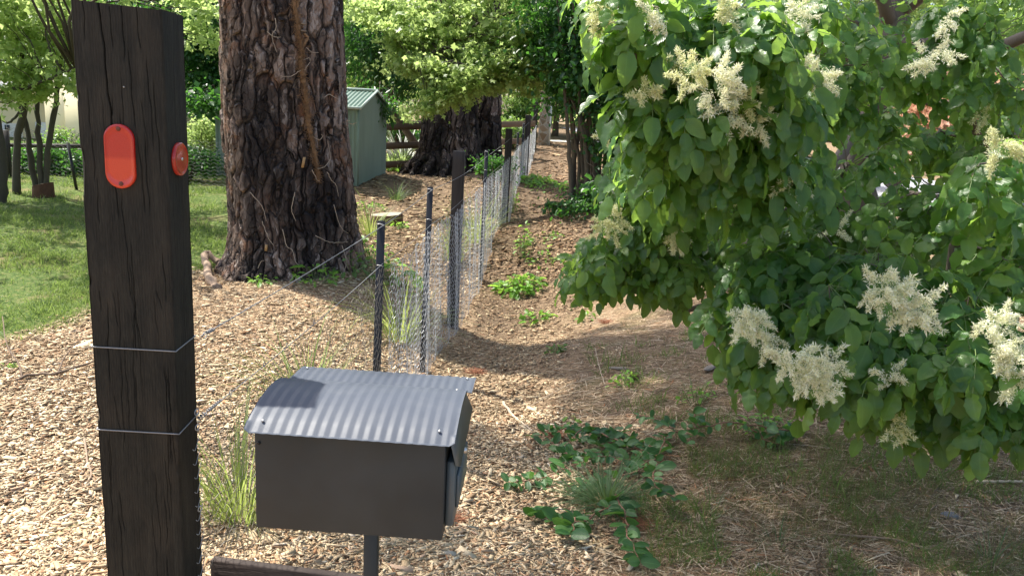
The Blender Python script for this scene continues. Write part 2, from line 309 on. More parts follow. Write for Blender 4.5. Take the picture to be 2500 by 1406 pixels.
# ---- grass ----
def grass(n, y0, y1, power, keep, h, wd, x0=-14, x1=8):
    p = sample_ground(n, y0, y1, power, x0, x1); x, y = p.T; k = keep(x, y) > rng.random(len(x)); x, y = x[k], y[k]; n = len(x)
    d = unit(np.stack([rng.normal(0, .5, n), rng.normal(0, .5, n), np.ones(n)], 1)); a = rng.uniform(0, 6.28, n)
    M = basis(d, np.stack([np.cos(a), np.sin(a), 0 * a], 1)); L = h * rng.lognormal(0, .35, n) * np.interp(y, [2, 6, 14], [1, 1, 1.25]); sc = np.interp(y, [2, 5, 15], [1, 1.6, 3.2]); M = M * np.stack([L * sc * wd * 14, L, L], 1)[:, None, :]
    return scatter([blade(2, .035, .6), blade(2, .03, .25)], M, np.stack([x, y, gz(x, y) - .004], 1))
MGRASS = leafmat('grass_blade', (.05, .1, .02), (.09, .155, .032), (.2, .23, .075), (.27, .42, .08), .35, .5, .3, 0)
MDRY = leafmat('dry_grass', (.12, .1, .04), (.1, .15, .04), (.32, .26, .13), (.3, .3, .08), .3, .6, .3, 0)
kl = lambda x, y: lawn_mask(x, y) * np.clip(1.75 - 1.75 * vn(x, y, .5, 3) - .9 * vn(x, y, .14, 8), .06, 1)
V, F, at_ = grass(190000, 4, 15, 1.1, kl, .038, .06, x1=-2); tag(mesh('lawn_grass', V, F, MGRASS, None, at_), 'short mown green lawn dappled with sun left of the pine', 'grass', kind='stuff')
kv = lambda x, y: verge_mask(x, y) * np.clip((vn(x, y, .28, 5) - .38) * 3.5, .08, 1) * np.clip((x - .45) * 1.6, .02, 1) * (1.0 - .8 * (y > 4.3))
V, F, at_ = grass(150000, 2, 7, 1.7, kv, .045, .03); tag(mesh('verge_grass', V, F, MDRY, None, at_), 'sparse green and dry grass in the shade at lower right', 'grass', kind='stuff')
V, F, at_ = grass(110000, 2, 6, 1.4, lambda x, y: verge_mask(x, y) * (vn(x, y, .17, 15) > .58) * (x > .6), .06, .028); tag(mesh('grass_tufts', V, F, MGRASS, None, at_), 'greener tufts of grass scattered over the shaded verge', 'grass', kind='stuff')
# ---- gravel drive, far driveway ----
def sheet(name, pts, mat, dz, label, n=30):
    L = smooth_path([(a, b, 0) for a, b, *_ in pts], n); wd = np.interp(np.linspace(0, 1, n), np.linspace(0, 1, len(pts)), [p[2] for p in pts]); T = unit(np.gradient(L, axis=0)); N_ = np.stack([-T[:, 1], T[:, 0]], 1)
    m = 9; s = np.linspace(-1, 1, m); q = L[:, None, :2] + s[None, :, None] * N_[:, None] * wd[:, None, None]; q = q.reshape(-1, 2)
    i, j = np.meshgrid(np.arange(n - 1), np.arange(m - 1), indexing='ij'); F = np.stack([i * m + j, i * m + j + 1, (i + 1) * m + j + 1, (i + 1) * m + j], -1).reshape(-1, 4)
    return tag(mesh(name, np.stack([q[:, 0], q[:, 1], gz(q[:, 0], q[:, 1]) + dz], 1), F, mat, None, None, True), kind='structure', label=label)
t = NT('gravel'); v = t.vor(t.coord(), 26, out=1); g = t.mix(.5, t.ramp(t.noise(t.coord(), 60, 3), [(.3, (.2, .21, .24)), (.7, (.42, .42, .44))]), (.34, .34, .37)); MGRAV = t.done(t.pbsdf(Base_Color=g, Roughness=.9, Normal=t.bump(t.vor(t.coord(), 40), .02)))
sheet('gravel_road', [(40, 12, 3), (16, 13, 4), (9.5, 15.5, 4.5), (6.5, 24, 3.4), (5, 40, 3)], MGRAV, .03, 'grey gravel road seen through gaps in the flowering tree')
sheet('driveway', [(.9, 25.2, .5), (3, 25.6, .6), (6, 26.5, .6)], simple('concrete', (.6, .56, .5), .8, 0, .12, 8), .025, 'pale concrete driveway crossing the end of the track')
# ================= BUILT THINGS =================
# ---- big black post in front ----
t = NT('black_timber'); c = t.coord((60, 60, 5)); g = t.noise(c, 1.0, 8, .7); g2 = t.noise(t.coord((9, 9, 5)), 1.2, 4); fine = t.noise(t.coord((260, 260, 40)), 1.0, 3)
cc = t.ramp(t.math('ADD', t.math('MULTIPLY', g, .6), t.math('MULTIPLY', fine, .4)), [(.34, (.0085, .008, .006)), (.52, (.021, .0195, .0145)), (.7, (.04, .037, .027))]); cc = t.mix(t.mr(g2, .45, .7, 0, .6), cc, (.045, .036, .025))
sp = t.mr(t.noise(t.coord(), 160, 2), .76, .8, 0, .5); cc = t.mix(sp, cc, (.11, .1, .085))
MPOST = t.done(t.pbsdf(Base_Color=cc, Roughness=.78, Specular_IOR_Level=.3, Normal=t.bump(t.math('ADD', g, t.math('MULTIPLY', fine, .5)), .004)))
MWIRE = simple('galvanised_wire', (.27, .275, .28), .5, .5, .15, 40)
X0, X1, Y0, Y1 = -1.065, -.852, 1.945, 2.068; ZB = -.05
def post_top(x): return 1.795 - (x - X0) * .06
root = thing('gate_post', 'tall charred black square timber post with two red reflectors, close at left', 'post', ((X0 + X1) / 2, (Y0 + Y1) / 2, ZB))
cr = []   # cracks: x fraction, z0, z1, width, depth, drift
gg = np.random.default_rng(4)
front = [(.31, 1.79, 1.42, .0042, .016, .09), (.37, 1.45, 1.28, .0022, .009, .03), (.56, 1.79, 1.66, .0025, .01, .0), (.60, 1.70, 1.5, .002, .009, .05), (.13, 1.79, 1.7, .002, .007, .01), (.43, 1.78, 1.68, .002, .008, 0), (.72, 1.78, 1.68, .002, .007, .03), (.66, 1.5, 1.3, .002, .008, .06)]
for _ in range(46):
    a = gg.uniform(.05, .96); z = gg.uniform(.1, 1.7); front.append((a, z, z - gg.uniform(.05, .3), gg.uniform(.0011, .0023), gg.uniform(.003, .009), gg.uniform(-.05, .07)))
def post_face(P0, ex, W_, nrm, cracks, mb, nz=420, nw=None):
    nw = nw or int(W_ / .0011); u = np.linspace(0, 1, nw); v = np.linspace(0, 1, nz); U, Vv = np.meshgrid(u, v); x = P0[0] + ex[0] * U * W_; zt = post_top(x); z = ZB + Vv * (zt - ZB); D = np.zeros_like(U)
    for (a, z0, z1, wd, dp, dr) in cracks:
        tt = (z0 - z) / (z0 - z1); ax = a + dr * tt + .006 * np.sin(z * 40 + a * 50) + .004 * np.sin(z * 90); on = np.clip(np.minimum(tt, 1 - tt) * 6 if z0 < 1.75 else (1 - tt) * 4, 0, 1) * (tt > -.02)
        D = np.maximum(D, dp * on * np.clip(1.3 - np.abs((U - ax) * W_) / (wd * .42), 0, 1))
    D += .0007 * (np.sin(U * W_ * 900 + 3 * np.sin(z * 5)) * .5 + .5) * (vn(U * 300, z * 20, 7, 3)); D += .0006 * vn(z * 30, U * 3, 1, 6)
    edge = np.minimum(U, 1 - U) * W_; D += np.clip(.011 - edge, 0, 1) * .55 * np.clip((vn(z, U * 0 + 3 * (U > .5), .045, 33) - .66) * 5, 0, 1); D += np.clip(.006 - edge, 0, 1) ** 2 * 60; D *= 1.0
    P = P0[None, None] + U[..., None] * ex * W_ - D[..., None] * nrm; P[..., 2] = z
    i, j = np.meshgrid(np.arange(nz - 1), np.arange(nw - 1), indexing='ij'); F = np.stack([i * nw + j, i * nw + j + 1, (i + 1) * nw + j + 1, (i + 1) * nw + j], -1).reshape(-1, 4)
    mb.add(P.reshape(-1, 3), F)
mb = MB()
post_face(A(X0, Y0, 0), A(1, 0, 0), X1 - X0, A(0, -1, 0), front, mb)
side = [(gg.uniform(.08, .92), z, z - gg.uniform(.1, .3), gg.uniform(.001, .0018), gg.uniform(.003, .006), gg.uniform(-.03, .06)) for z in np.linspace(.2, 1.7, 14)]
post_face(A(X1, Y0, 0), A(0, 1, 0), Y1 - Y0, A(1, 0, 0), side, mb)
post_face(A(X0, Y1, 0), A(1, 0, 0), X1 - X0, A(0, 1, 0), [], mb, 60, 30); post_face(A(X0, Y0, 0), A(0, 1, 0), Y1 - Y0, A(-1, 0, 0), [], mb, 60, 20)
e = .004; tx = np.linspace(X0 + e, X1 - e, 24); ty = np.linspace(Y0 + e, Y1 - e, 12); TX, TY = np.meshgrid(tx, ty); i, j = np.meshgrid(np.arange(11), np.arange(23), indexing='ij')
mb.add(np.stack([TX.ravel(), TY.ravel(), post_top(TX.ravel()) - .001 + .001 * np.sin(TX.ravel() * 400)], 1), np.stack([i * 24 + j, i * 24 + j + 1, (i + 1) * 24 + j + 1, (i + 1) * 24 + j], -1).reshape(-1, 4))
under(mb.build('timber', MPOST), root)
def redmat(name, c1, c2, zmid=None):
    t = NT(name); c = t.coord(); h = t.vor(c, 260); n = t.noise(c, 25, 3); cc = t.mix(t.mr(n, .35, .7), c1, c2)
    if zmid:
        sep = t.t.nodes.new('ShaderNodeSeparateXYZ'); t.t.links.new(c, sep.inputs[0]); cc = t.mix(t.mr(sep.outputs[2], zmid - .005, zmid + .005), (.82, .055, .016), (.62, .013, .006))  # lens reflection painted in: darker red above, brighter red below
    b = t.pbsdf(Base_Color=cc, Roughness=.28, Coat_Weight=1.0, Coat_Roughness=.08, Normal=t.bump(h, .001, .6)); tr = t.n('BsdfTranslucent', {'Color': (.9, .08, .03)})
    return t.done(t.n('MixShader', {0: .25, 1: b, 2: tr}))
def plate(outline, depth, bev, c, ex, ez, nrm, mb, dome=0.0):
    """outline (k,2); raised bevelled plate"""
    o = np.asarray(outline, float); k = len(o); rings = [(1, 0), (1, depth - bev), (1 - bev / .035, depth), (1 - 2.2 * bev / .035, depth), (1 - 2.6 * bev / .035, depth - bev * .6)] + [(s, depth - bev * .6 + dome * (1 - s * s)) for s in (.7, .45, .2)]
    V = np.concatenate([c + (o * s)[:, :1] * ex + (o * s)[:, 1:] * ez + nrm * d for s, d in rings] + [[c + nrm * (depth - bev * .6 + dome)]])
    F = []; n = np.arange(k)
    for r_ in range(len(rings) - 1): F.append(np.stack([r_ * k + n, r_ * k + (n + 1) % k, (r_ + 1) * k + (n + 1) % k, (r_ + 1) * k + n], 1))
    last = (len(rings) - 1) * k; mb.add(V, [np.concatenate(F), np.stack([last + n, last + (n + 1) % k, np.full(k, len(V) - 1)], 1)])
q = at(295, 382, Y0); a = np.linspace(0, 2 * np.pi, 48, endpoint=False); rr, hh = .0365, .0405
o = np.stack([rr * np.sin(a), rr * np.cos(a) + np.where(np.cos(a) >= 0, hh, -hh)], 1)
mb = MB(); plate(o, .008, .0016, A(q[0], Y0 - .0005, q[2]), A(1, 0, 0), A(0, 0, 1), A(0, -1, 0), mb)
r1 = under(mb.build('reflector', redmat('red_oblong', (.6, .02, .01), (.8, .06, .02), q[2] - .004), None, True), root); r1['label'] = 'oblong upright red reflector on the front face'
MPICK_ = simple('dark_screw', (.02, .02, .02), .4, .4, .2, 60); MSCREW = simple('zinc_screw', (.6, .58, .55), .35, .8, .2, 60); MDKSCREW = simple('rusty_screw', (.16, .05, .03), .6, .3, .2, 60)
def screw(c, nrm, r, h, mat, parent, name='screw', rt=None):
    nrm = unit(nrm); P = [c, c + nrm * h * .6, c + nrm * h]; V, F = tube(P, [r, r, r * .55], 8); b = MB().add(V, F); V, F = tube([c + nrm * h * .8, c + nrm * h * 1.02], [r * .3, r * .2], 6); b.add(V, F); s_ = b.build(name, mat, None, True)
    s_.parent = parent
    return s_
for dz in (.066, -.066): screw(A(q[0] + .001, Y0 - .006, q[2] + dz), A(0, -1, 0), .006, .004, MDKSCREW, r1, rt=root)
q = at(445, 389, 2.006); o = np.stack([.041 * np.sin(a), .041 * np.cos(a)], 1)
mb = MB(); plate(o, .009, .002, A(X1 + .0005, 2.006, q[2]), A(0, 1, 0), A(0, 0, 1), A(1, 0, 0), mb, .0015)
r2 = under(mb.build('reflector', redmat('red_round', (.5, .012, .008), (.72, .05, .02)), None, True), root); r2['label'] = 'round red reflector on the right side face'
screw(A(X1 + .008, 2.006, q[2]), A(1, 0, 0), .0045, .004, MSCREW, r2, rt=root)
screw(at(303, 213, Y0) + A(0, -.0, 0), A(0, -1, 0), .002, .003, MSCREW, root, 'tack').matrix_parent_inverse = Matrix.Translation(-Vector(root.location))
def loopwire(z, zr, name='wire_loop'):
    e = .0022; P = [(X1 + e, Y1 + .0, zr), (X1 + e, Y0 + .02, z + (zr - z) * .1 + .001), (X1 + e, Y0 - e, z), (X1 - .01, Y0 - e, z), (X0 + .01, Y0 - e, z + .0005), (X0 - e, Y0 - e, z + .001), (X0 - e, Y0 + .02, z + .002), (X0 - e, Y1 + e, z + .004), (X0 + .02, Y1 + e, z + .004), (X1 + e, Y1 + e, zr)]
    V, F = tube(P, .0018, 6); under(MB().add(V, F).build(name, MWIRE, None, True), root)
loopwire(.951, .957); loopwire(.725, .732)
# ---- mailbox ----
MB_X0, MB_X1, MBY = -.536, -.123, 1.592
t = NT('grey_enamel'); c = t.coord(); n = t.noise(c, 5, 4); MBOX = t.done(t.pbsdf(Base_Color=t.mix(t.mr(n, .35, .65), (.022, .0285, .032), (.037, .045, .049)), Roughness=t.mr(t.noise(c, 40, 3), .3, .7, .36, .5), Specular_IOR_Level=.4, Normal=t.bump(t.noise(c, 4, 2), .004)))
t = NT('grey_roof_paint'); c = t.coord(); n = t.noise(c, 9, 5); cc = t.mix(n, (.058, .068, .088), (.078, .09, .112)); dust = t.mr(t.noise(c, 14, 6, .7), .5, .75, 0, .12); MROOF = t.done(t.pbsdf(Base_Color=t.mix(dust, cc, (.2, .2, .19)), Roughness=t.mr(n, .3, .7, .42, .55), Specular_IOR_Level=.2, Normal=t.bump(t.noise(c, 6, 2), .002)))
mbr = thing('mailbox', 'charcoal metal mailbox with a curved corrugated roof on a square steel post', 'mailbox', (-.27, 1.75, 0))
th = math.radians(2.0); ca, sa = math.cos(th), math.sin(th); OX, OY = MB_X0, MBY + .004
def mbw(V):      # mailbox local (x right, y back, z up) to world
    V = np.asarray(V, float); return np.stack([OX + V[:, 0] * ca + V[:, 1] * sa, OY - V[:, 0] * sa + V[:, 1] * ca, V[:, 2]], 1)
W_, D_ = .413, .31; zb = .671
prof = smooth_path([(-.046, .914), (-.022, .9265), (.0, .9355), (.05, .949), (.1, .956), (.15, .957), (.19, .952), (.213, .945)], 26)     # roof cross-section (y, z)
prof = np.array([(a, b) for a, b in prof]) if prof.shape[1] == 2 else prof
def shell(name, x0, x1, y0, y1, z0, z1, mat=None): return None
b = MB()
yb = np.linspace(0, D_, 30); zt = np.interp(yb, np.append(prof[:, 0], .31), np.append(prof[:, 1], .94)) - .006; k = len(yb)
prof2 = np.concatenate([[(0, zb)], np.stack([yb, zt], 1), [(D_, zb)]]); m = len(prof2)
V = np.concatenate([np.stack([np.full(m, x), prof2[:, 0], prof2[:, 1]], 1) for x in (0, W_)]); n_ = np.arange(m)
Fq = np.stack([n_, (n_ + 1) % m, (n_ + 1) % m + m, n_ + m], 1); b.add(mbw(V), [Fq, n_[None, ::-1], (n_ + m)[None]])
#                       # folded hem
body = under(b.build('body', MBOX), mbr); bm_ = body.modifiers.new('bevel', 'BEVEL'); bm_.width = .0022; bm_.segments = 2; bm_.limit_method = 'ANGLE'
# corrugated roof
RX0, RX1 = -.008, W_ + .024; nxr = 19 * 12; xs = np.linspace(RX0, RX1, nxr + 1); ph = (xs - RX0) / (RX1 - RX0) * 19; cor = .00065 * (2 / np.pi) * np.arcsin(.985 * np.sin(ph * 2 * np.pi))
def corr(profile, xs, cor, thick=.0012):
    Pp = np.asarray(profile); T = unit(np.gradient(Pp, axis=0)); N_ = np.stack([-T[:, 1], T[:, 0]], 1); out = []
    for off in (0, -thick):
        q = Pp[:, None] + (cor[None, :, None] + off) * N_[:, None]; X = np.broadcast_to(xs[None], q.shape[:2]); out.append(np.stack([X, q[..., 0], q[..., 1]], -1).reshape(-1, 3))
    a_, b_ = len(Pp), len(xs); i, j = np.meshgrid(np.arange(a_ - 1), np.arange(b_ - 1), indexing='ij'); F = np.stack([i * b_ + j, i * b_ + j + 1, (i + 1) * b_ + j + 1, (i + 1) * b_ + j], -1).reshape(-1, 4); n = a_ * b_
    per = np.concatenate([np.arange(b_), np.arange(1, a_) * b_ + b_ - 1, (a_ - 1) * b_ + np.arange(b_ - 2, -1, -1), np.arange(a_ - 2, 0, -1) * b_]); p2 = np.roll(per, -1)
    return np.concatenate(out), np.concatenate([F, F[:, ::-1] + n, np.stack([per, p2, p2 + n, per + n], 1)])
def chamfer(V):        # rounded sheet corners at the front
    x = V[:, 0]; y = V[:, 1]; d = np.minimum(x - RX0, RX1 - x); m_ = (d < .012) & (y < -.02); V[m_, 1] += (.012 - d[m_]) * .45; V[m_, 2] += (.012 - d[m_]) * .5; return V
V, F = corr(prof, xs, cor); rf = under(MB().add(mbw(chamfer(V)), F).build('roof', MROOF, None, True), mbr)
fx = np.linspace(RX0 + .02, RX1 + .012, 9 * 21 + 1); flap = [(.178, .9515), (.2, .9475), (.215, .9465), (.26, .948), (.303, .9455), (.306, .943)]
V, F = corr(flap, fx, (.0008) * np.sin((fx - RX0) / (RX1 - RX0) * 21 * 2 * np.pi)); fl = under(MB().add(mbw(V), F).build('rear_flap', MROOF, None, True), mbr)
def roofpt(x, y):
    z = np.interp(y, prof[:, 0], prof[:, 1]); return mbw([[x, y, z]])[0]
for (x, y, par) in ((.026, -.018, rf), (W_ - .012, -.014, rf)): screw(roofpt(x, y) + A(0, 0, .002), A(0, -.7, .7), .0032, .004, MSCREW, par, rt=mbr)
for x, y in ((.03, .285), (W_ + .016, .285), (W_ + .0, .2)): screw(mbw([[x, y, .9475]])[0], A(0, -.1, 1), .003, .003, MSCREW, fl, rt=mbr)
screw(mbw([[.009, -.001, .872]])[0], A(0, -1, 0), .004, .003, MPICK_, body, rt=mbr)
MDOOR = simple('blue_grey_enamel', (.09, .115, .125), .35, 0, .1, 12)
V, F = box(W_ + .001, W_ + .02, .03, .28, .69, .845); d1 = under(MB().add(mbw(V), F).build('door', MDOOR), mbr); bv = d1.modifiers.new('b', 'BEVEL'); bv.width = .003
V, F = box(W_ + .02, W_ + .027, .06, .25, .72, .80); dd = under(MB().add(mbw(V), F).build('door_panel', MDOOR), mbr); dd.modifiers.new('b', 'BEVEL').width = .002
V, F = tube(mbw([[W_ + .02, .15, .82], [W_ + .034, .15, .82]]), [.008, .007], 10); under(MB().add(V, F).build('lock', MSCREW), mbr)
V = [(W_ + .002, .01, .925), (W_ + .002, .29, .93), (W_ + .03, .29, .87), (W_ + .03, .03, .835), (W_ + .022, .012, .845)]; V = np.array(V + [(a_ + .002, b_, c_) for a_, b_, c_ in V])
aw = under(MB().add(mbw(V), [np.array([[0, 1, 2, 3, 4]]), np.array([[9, 8, 7, 6, 5]]), np.array([[0, 5, 6, 1], [1, 6, 7, 2], [2, 7, 8, 3], [3, 8, 9, 4], [4, 9, 5, 0]])]).build('slot_hood', MDOOR), mbr)
t_ = at(893, 1312, 1.66); px = t_[0]; V, F = box(px - .0165, px + .0165, 1.72, 1.753, -.2, zb); pm = under(MB().add(V, F).build('post', MBOX), mbr); pm.modifiers.new('b', 'BEVEL').width = .003
# ---- edging sleeper behind mailbox ----
a = A(-.836, 2.072, .277); b_ = A(-.12, 1.985, .277); ex = unit(b_ - a); ey = A(-ex[1], ex[0], 0)
MBROWN = simple('brown_timber', (.04, .026, .019), .8, 0, .35, 3, .004, (3, 3, 30))
V, F = obox((a + b_) / 2 + ey * .02 - A(0, 0, .11), ex, ey, A(0, 0, 1), np.linalg.norm(b_ - a) / 2, .014, .11); e_ = tag(MB().add(V, F).build('edging_board', MBROWN), 'brown timber board on edge at the foot of the black post', 'board'); e_.modifiers.new('b', 'BEVEL').width = .004
# ---- fence: posts, pickets, wires, netting ----
FL = np.array([(-.842, 2.066), (-.672, 4.0), (-.60, 5.6), (-.49, 7.2), (-.375, 9.3), (-.165, 12.7), (-.03, 15.), (.165, 17.5), (.40, 22.)])
wt = np.array([.957, .996, 1.026, 1.014, 1.06, 1.15, 1.22, 1.35, 1.55]); wl = np.array([.732, .80, .78, .79, .82, .87, .95, 1.06, 1.22])
fence = thing('wire_fence', 'long fence of dark posts and wire netting running back along the track', 'fence', (FL[1][0], FL[1][1], gz(*FL[1])[0]))
t = NT('dark_post'); g = t.noise(t.coord((40, 40, 3)), 1, 6); MFP = t.done(t.pbsdf(Base_Color=t.ramp(g, [(.3, (.014, .011, .009)), (.7, (.05, .036, .028))]), Roughness=.75, Normal=t.bump(g, .004)))
MPICK = simple('black_picket', (.012, .012, .014), .35, .2, .2, 30)
def fpost(px, pyt, Y, wd, dp, zt=None):
    p = at(px, pyt, Y); x, zt = p[0], p[2]; z0 = gz(x, Y)[0] - .15; n = 20; rows = np.linspace(z0, zt, n); V = []
    for z in rows:
        for sx, sy in ((-1, -1), (1, -1), (1, 1), (-1, 1)): V.append((x + sx * wd / 2 + rng.normal(0, .0012), Y + sy * dp / 2 + dp / 2 + rng.normal(0, .0012), z))
    i, j = np.meshgrid(np.arange(n - 1), np.arange(4), indexing='ij'); F = np.stack([i * 4 + j, i * 4 + (j + 1) % 4, (i + 1) * 4 + (j + 1) % 4, (i + 1) * 4 + j], -1).reshape(-1, 4)
    m = n * 4; o = MB().add(V, np.vstack([F, [[m - 4, m - 3, m - 2, m - 1]]])).build('fence_post', MFP); under(o, fence); bv = o.modifiers.new('b', 'BEVEL'); bv.width = .004; bv.limit_method = 'ANGLE'; bv.angle_limit = 1.0
for a_ in ((1120, 370, 7.2, .105, .1), (1243, 315, 12.7, .11, .1), (1290, 281, 17.5, .12, .1), (1309, 249, 22, .13, .12)): fpost(*a_)
def picket(px, pyt, Y, lean=0.0):
    p = at(px, pyt, Y); x, zt = p[0], p[2]; z0 = gz(x, Y)[0] - .1; pr = [(0, .004), (.003, .002), (.021, -.011), (.019, -.014), (.0, -.004), (-.019, -.014), (-.021, -.011), (-.003, .002)]
    pr = [(0.003, .002), (.021, -.012), (.0185, -.0155), (0, -.003), (-.0185, -.0155), (-.021, -.012), (-.003, .002), (-.0025, .03), (.0025, .03)]; k = len(pr); V = [(x + a + lean * (z - zt), Y + .02 + b_, z) for z in (z0, zt) for a, b_ in pr]
    n = np.arange(k); o = MB().add(V, [np.stack([n, (n + 1) % k, (n + 1) % k + k, n + k], 1), (n + k)[None]]).build('star_picket', MPICK); under(o, fence)
    for zz in (zt - .018, zt - .23):
        ti = MB(); h = A(x - .012, Y, zz); P = smooth_path([h + A(0, .01, 0), h + A(-.002, -.012, .004), h + A(.012, -.016, .006), h + A(.03, -.006, -.002)], 8); V, F = tube(P, .0022, 5); ti.add(V, F); under(ti.build('wire_tie', simple_tie, None, True), fence)
simple_tie = simple('pale_wire_tie', (.72, .7, .66), .5, .3, .1, 40)
for a_ in ((930, 540, 4.0, .012), (1050, 457, 5.6, .012), (1188, 367, 9.3, .0), (1265, 323, 15, 0), (1279, 300, 16.4, 0)): picket(*a_)
fs = np.concatenate([[0], np.cumsum(np.linalg.norm(np.diff(FL, axis=0), axis=1))])
def fxy(s): return np.stack([np.interp(s, fs, FL[:, 0]), np.interp(s, fs, FL[:, 1])], -1)
def wire(zs, r, off, sag, name):
    s = np.linspace(0, fs[-1], 200); p = fxy(s); z = np.interp(s, fs, zs); seg = np.searchsorted(fs, s, 'right').clip(1, len(fs) - 1); u_ = (s - fs[seg - 1]) / (fs[seg] - fs[seg - 1]); z = z - sag * 4 * u_ * (1 - u_)
    V, F = tube(np.stack([p[:, 0] + off, p[:, 1], z], 1), r, 5); b = MB().add(V, F)
    return b
b = wire(wt, .0017, .008, .006, 'w'); h0 = A(FL[0][0] + .008, FL[0][1], wt[0]); dr = unit(A(*(FL[1] - FL[0]), wt[1] - wt[0])); sx = unit(np.cross(dr, A(0, 0, 1))); sz = np.cross(sx, dr)
def coil(c0, L, turns, r, rw): tt = np.linspace(0, 1, turns * 10); P = c0 + dr * (tt * L)[:, None] + r * (np.cos(tt * turns * 6.283)[:, None] * sx + np.sin(tt * turns * 6.283)[:, None] * sz); return tube(P, rw, 5)
def ring(c0, r, rw, ax1, ax2): tt = np.linspace(0, 6.283, 17); return tube(c0 + r * (np.cos(tt)[:, None] * ax1 + np.sin(tt)[:, None] * ax2), rw, 5, False)
V, F = coil(h0 + dr * .035, .035, 4, .0045, .0017); b.add(V, F); V, F = ring(h0 + dr * .022 - sz * .003, .012, .0016, dr, sz * .7); b.add(V, F); under(b.build('top_wire', MWIRE, None, True), fence)
b = wire(wl, .0015, .008, .012, 'w'); h0 = A(FL[0][0] + .008, FL[0][1], wl[0]); dr = unit(A(*(FL[1] - FL[0]), wl[1] - wl[0]))
V, F = coil(h0 + dr * .02, .09, 8, .004, .0016); b.add(V, F); V, F = coil(h0 - dr * .03, .04, 3, .005, .0018); b.add(V, F)
for k in (.17, .42, .62, .9): V, F = ring(h0 + dr * k - sz * .004, .008, .0014, dr, sz); b.add(V, F)
under(b.build('lower_wire', MWIRE, None, True), fence)
# hexagonal netting
def netting(s0, s1, cw, chh, rw):
    nc = int((s1 - s0) / cw); Hn = 1.32; nr = int(Hn / chh); E = []
    def pt(i, j): return i * cw / 2, j * chh     # lattice
    a_, b2 = [], []
    for j in range(nr):
        for i in range(nc):
            x = s0 + (i + (.5 if j % 2 else 0)) * cw; t0 = j * chh; q1 = (x, t0); q2 = (x, t0 + chh * .42); a_.append(q1); b2.append(q2)       # twisted upright
            a_.append(q2); b2.append((x + cw / 2, t0 + chh)); a_.append(q2); b2.append((x - cw / 2, t0 + chh))
    a_, b2 = np.array(a_), np.array(b2)
    def w_(q):
        s, h = q[:, 0].clip(0, fs[-1]), q[:, 1]; p = fxy(s); top = np.interp(s, fs, wl) - .004; bot = gz(p[:, 0] + .02, p[:, 1]) + .005; seg = np.searchsorted(fs, s, 'right').clip(1, len(fs) - 1); u_ = (s - fs[seg - 1]) / (fs[seg] - fs[seg - 1])
        top = top - .012 * 4 * u_ * (1 - u_) - .05 * u_ * (1 - u_) * (s > 1.5) * (1 + np.sin(s * 3)); top = top + .012 * np.sin(s * 31); z = bot + (top - bot) * h / Hn
        wv = (.016 * np.sin(s * 4.1 + 2 * h) + .012 * np.sin(s * 9.7 + h * 1.3) + .006 * np.sin(s * 23 + h * 6)) * np.clip((s) / 1.2, 0, 1) * (.35 + u_ * (1 - u_) * 3); jit = .003
        return np.stack([p[:, 0] + .013 + np.abs(wv) * 1.0 + .02 * np.sin(h * 2.2) * u_ * (1 - u_), p[:, 1] + wv * .3, z], 1) + 0
    key = lambda q: rng_j[(np.round(q[:, 0] * 997).astype(int) * 31 + np.round(q[:, 1] * 991).astype(int) * 17) % 4096]
    P, Q = w_(a_) + key(a_), w_(b2) + key(b2); return prisms(P, Q, rw)
rng_j = rng.normal(0, .0022, (4096, 3))
V, F = netting(.0, 2.05, .042, .05, .0010); under(mesh('near_netting', V, F, simple('backlit_netting', (.2, .18, .15), .5, .3, .2, 60)), fence); b = MB(); V, F = netting(2.05, 9.0, .038, .045, .00125); b.add(V, F); V, F = netting(9.0, fs[-1], .05, .055, .0021); b.add(V, F)  # near wires coloured darker and browner to paint in backlighting
tneT = NT('netting_wire'); MNET = tneT.done(tneT.pbsdf(Base_Color=(.5, .52, .54, 1), Roughness=.42, Metallic=.35))
under(b.build('netting', MNET), fence)
# netting ends hooked round the post face
z = .66
while z > .05:
    c0 = A(X1 + .004, 2.035 + rng.uniform(-.004, .004), z); P = smooth_path([c0 + A(0, -.012, -.012), c0 + A(.002, .0, -.02), c0 + A(.003, .018, .004), c0 + A(.004, .03, .022), c0 + A(.004, .014, .034)], 9); V, F = tube(P, .0009, 4); under(MB().add(V, F).build('netting_hook', MNET), root); z -= .043
for zz in (.70, .745, .455): V, F = ring(A(X1 + .006, 2.05, zz), .008, .0016, A(.3, 1, .2), A(0, -.2, 1)); under(MB().add(V, F).build('wire_ring', MNET), root)
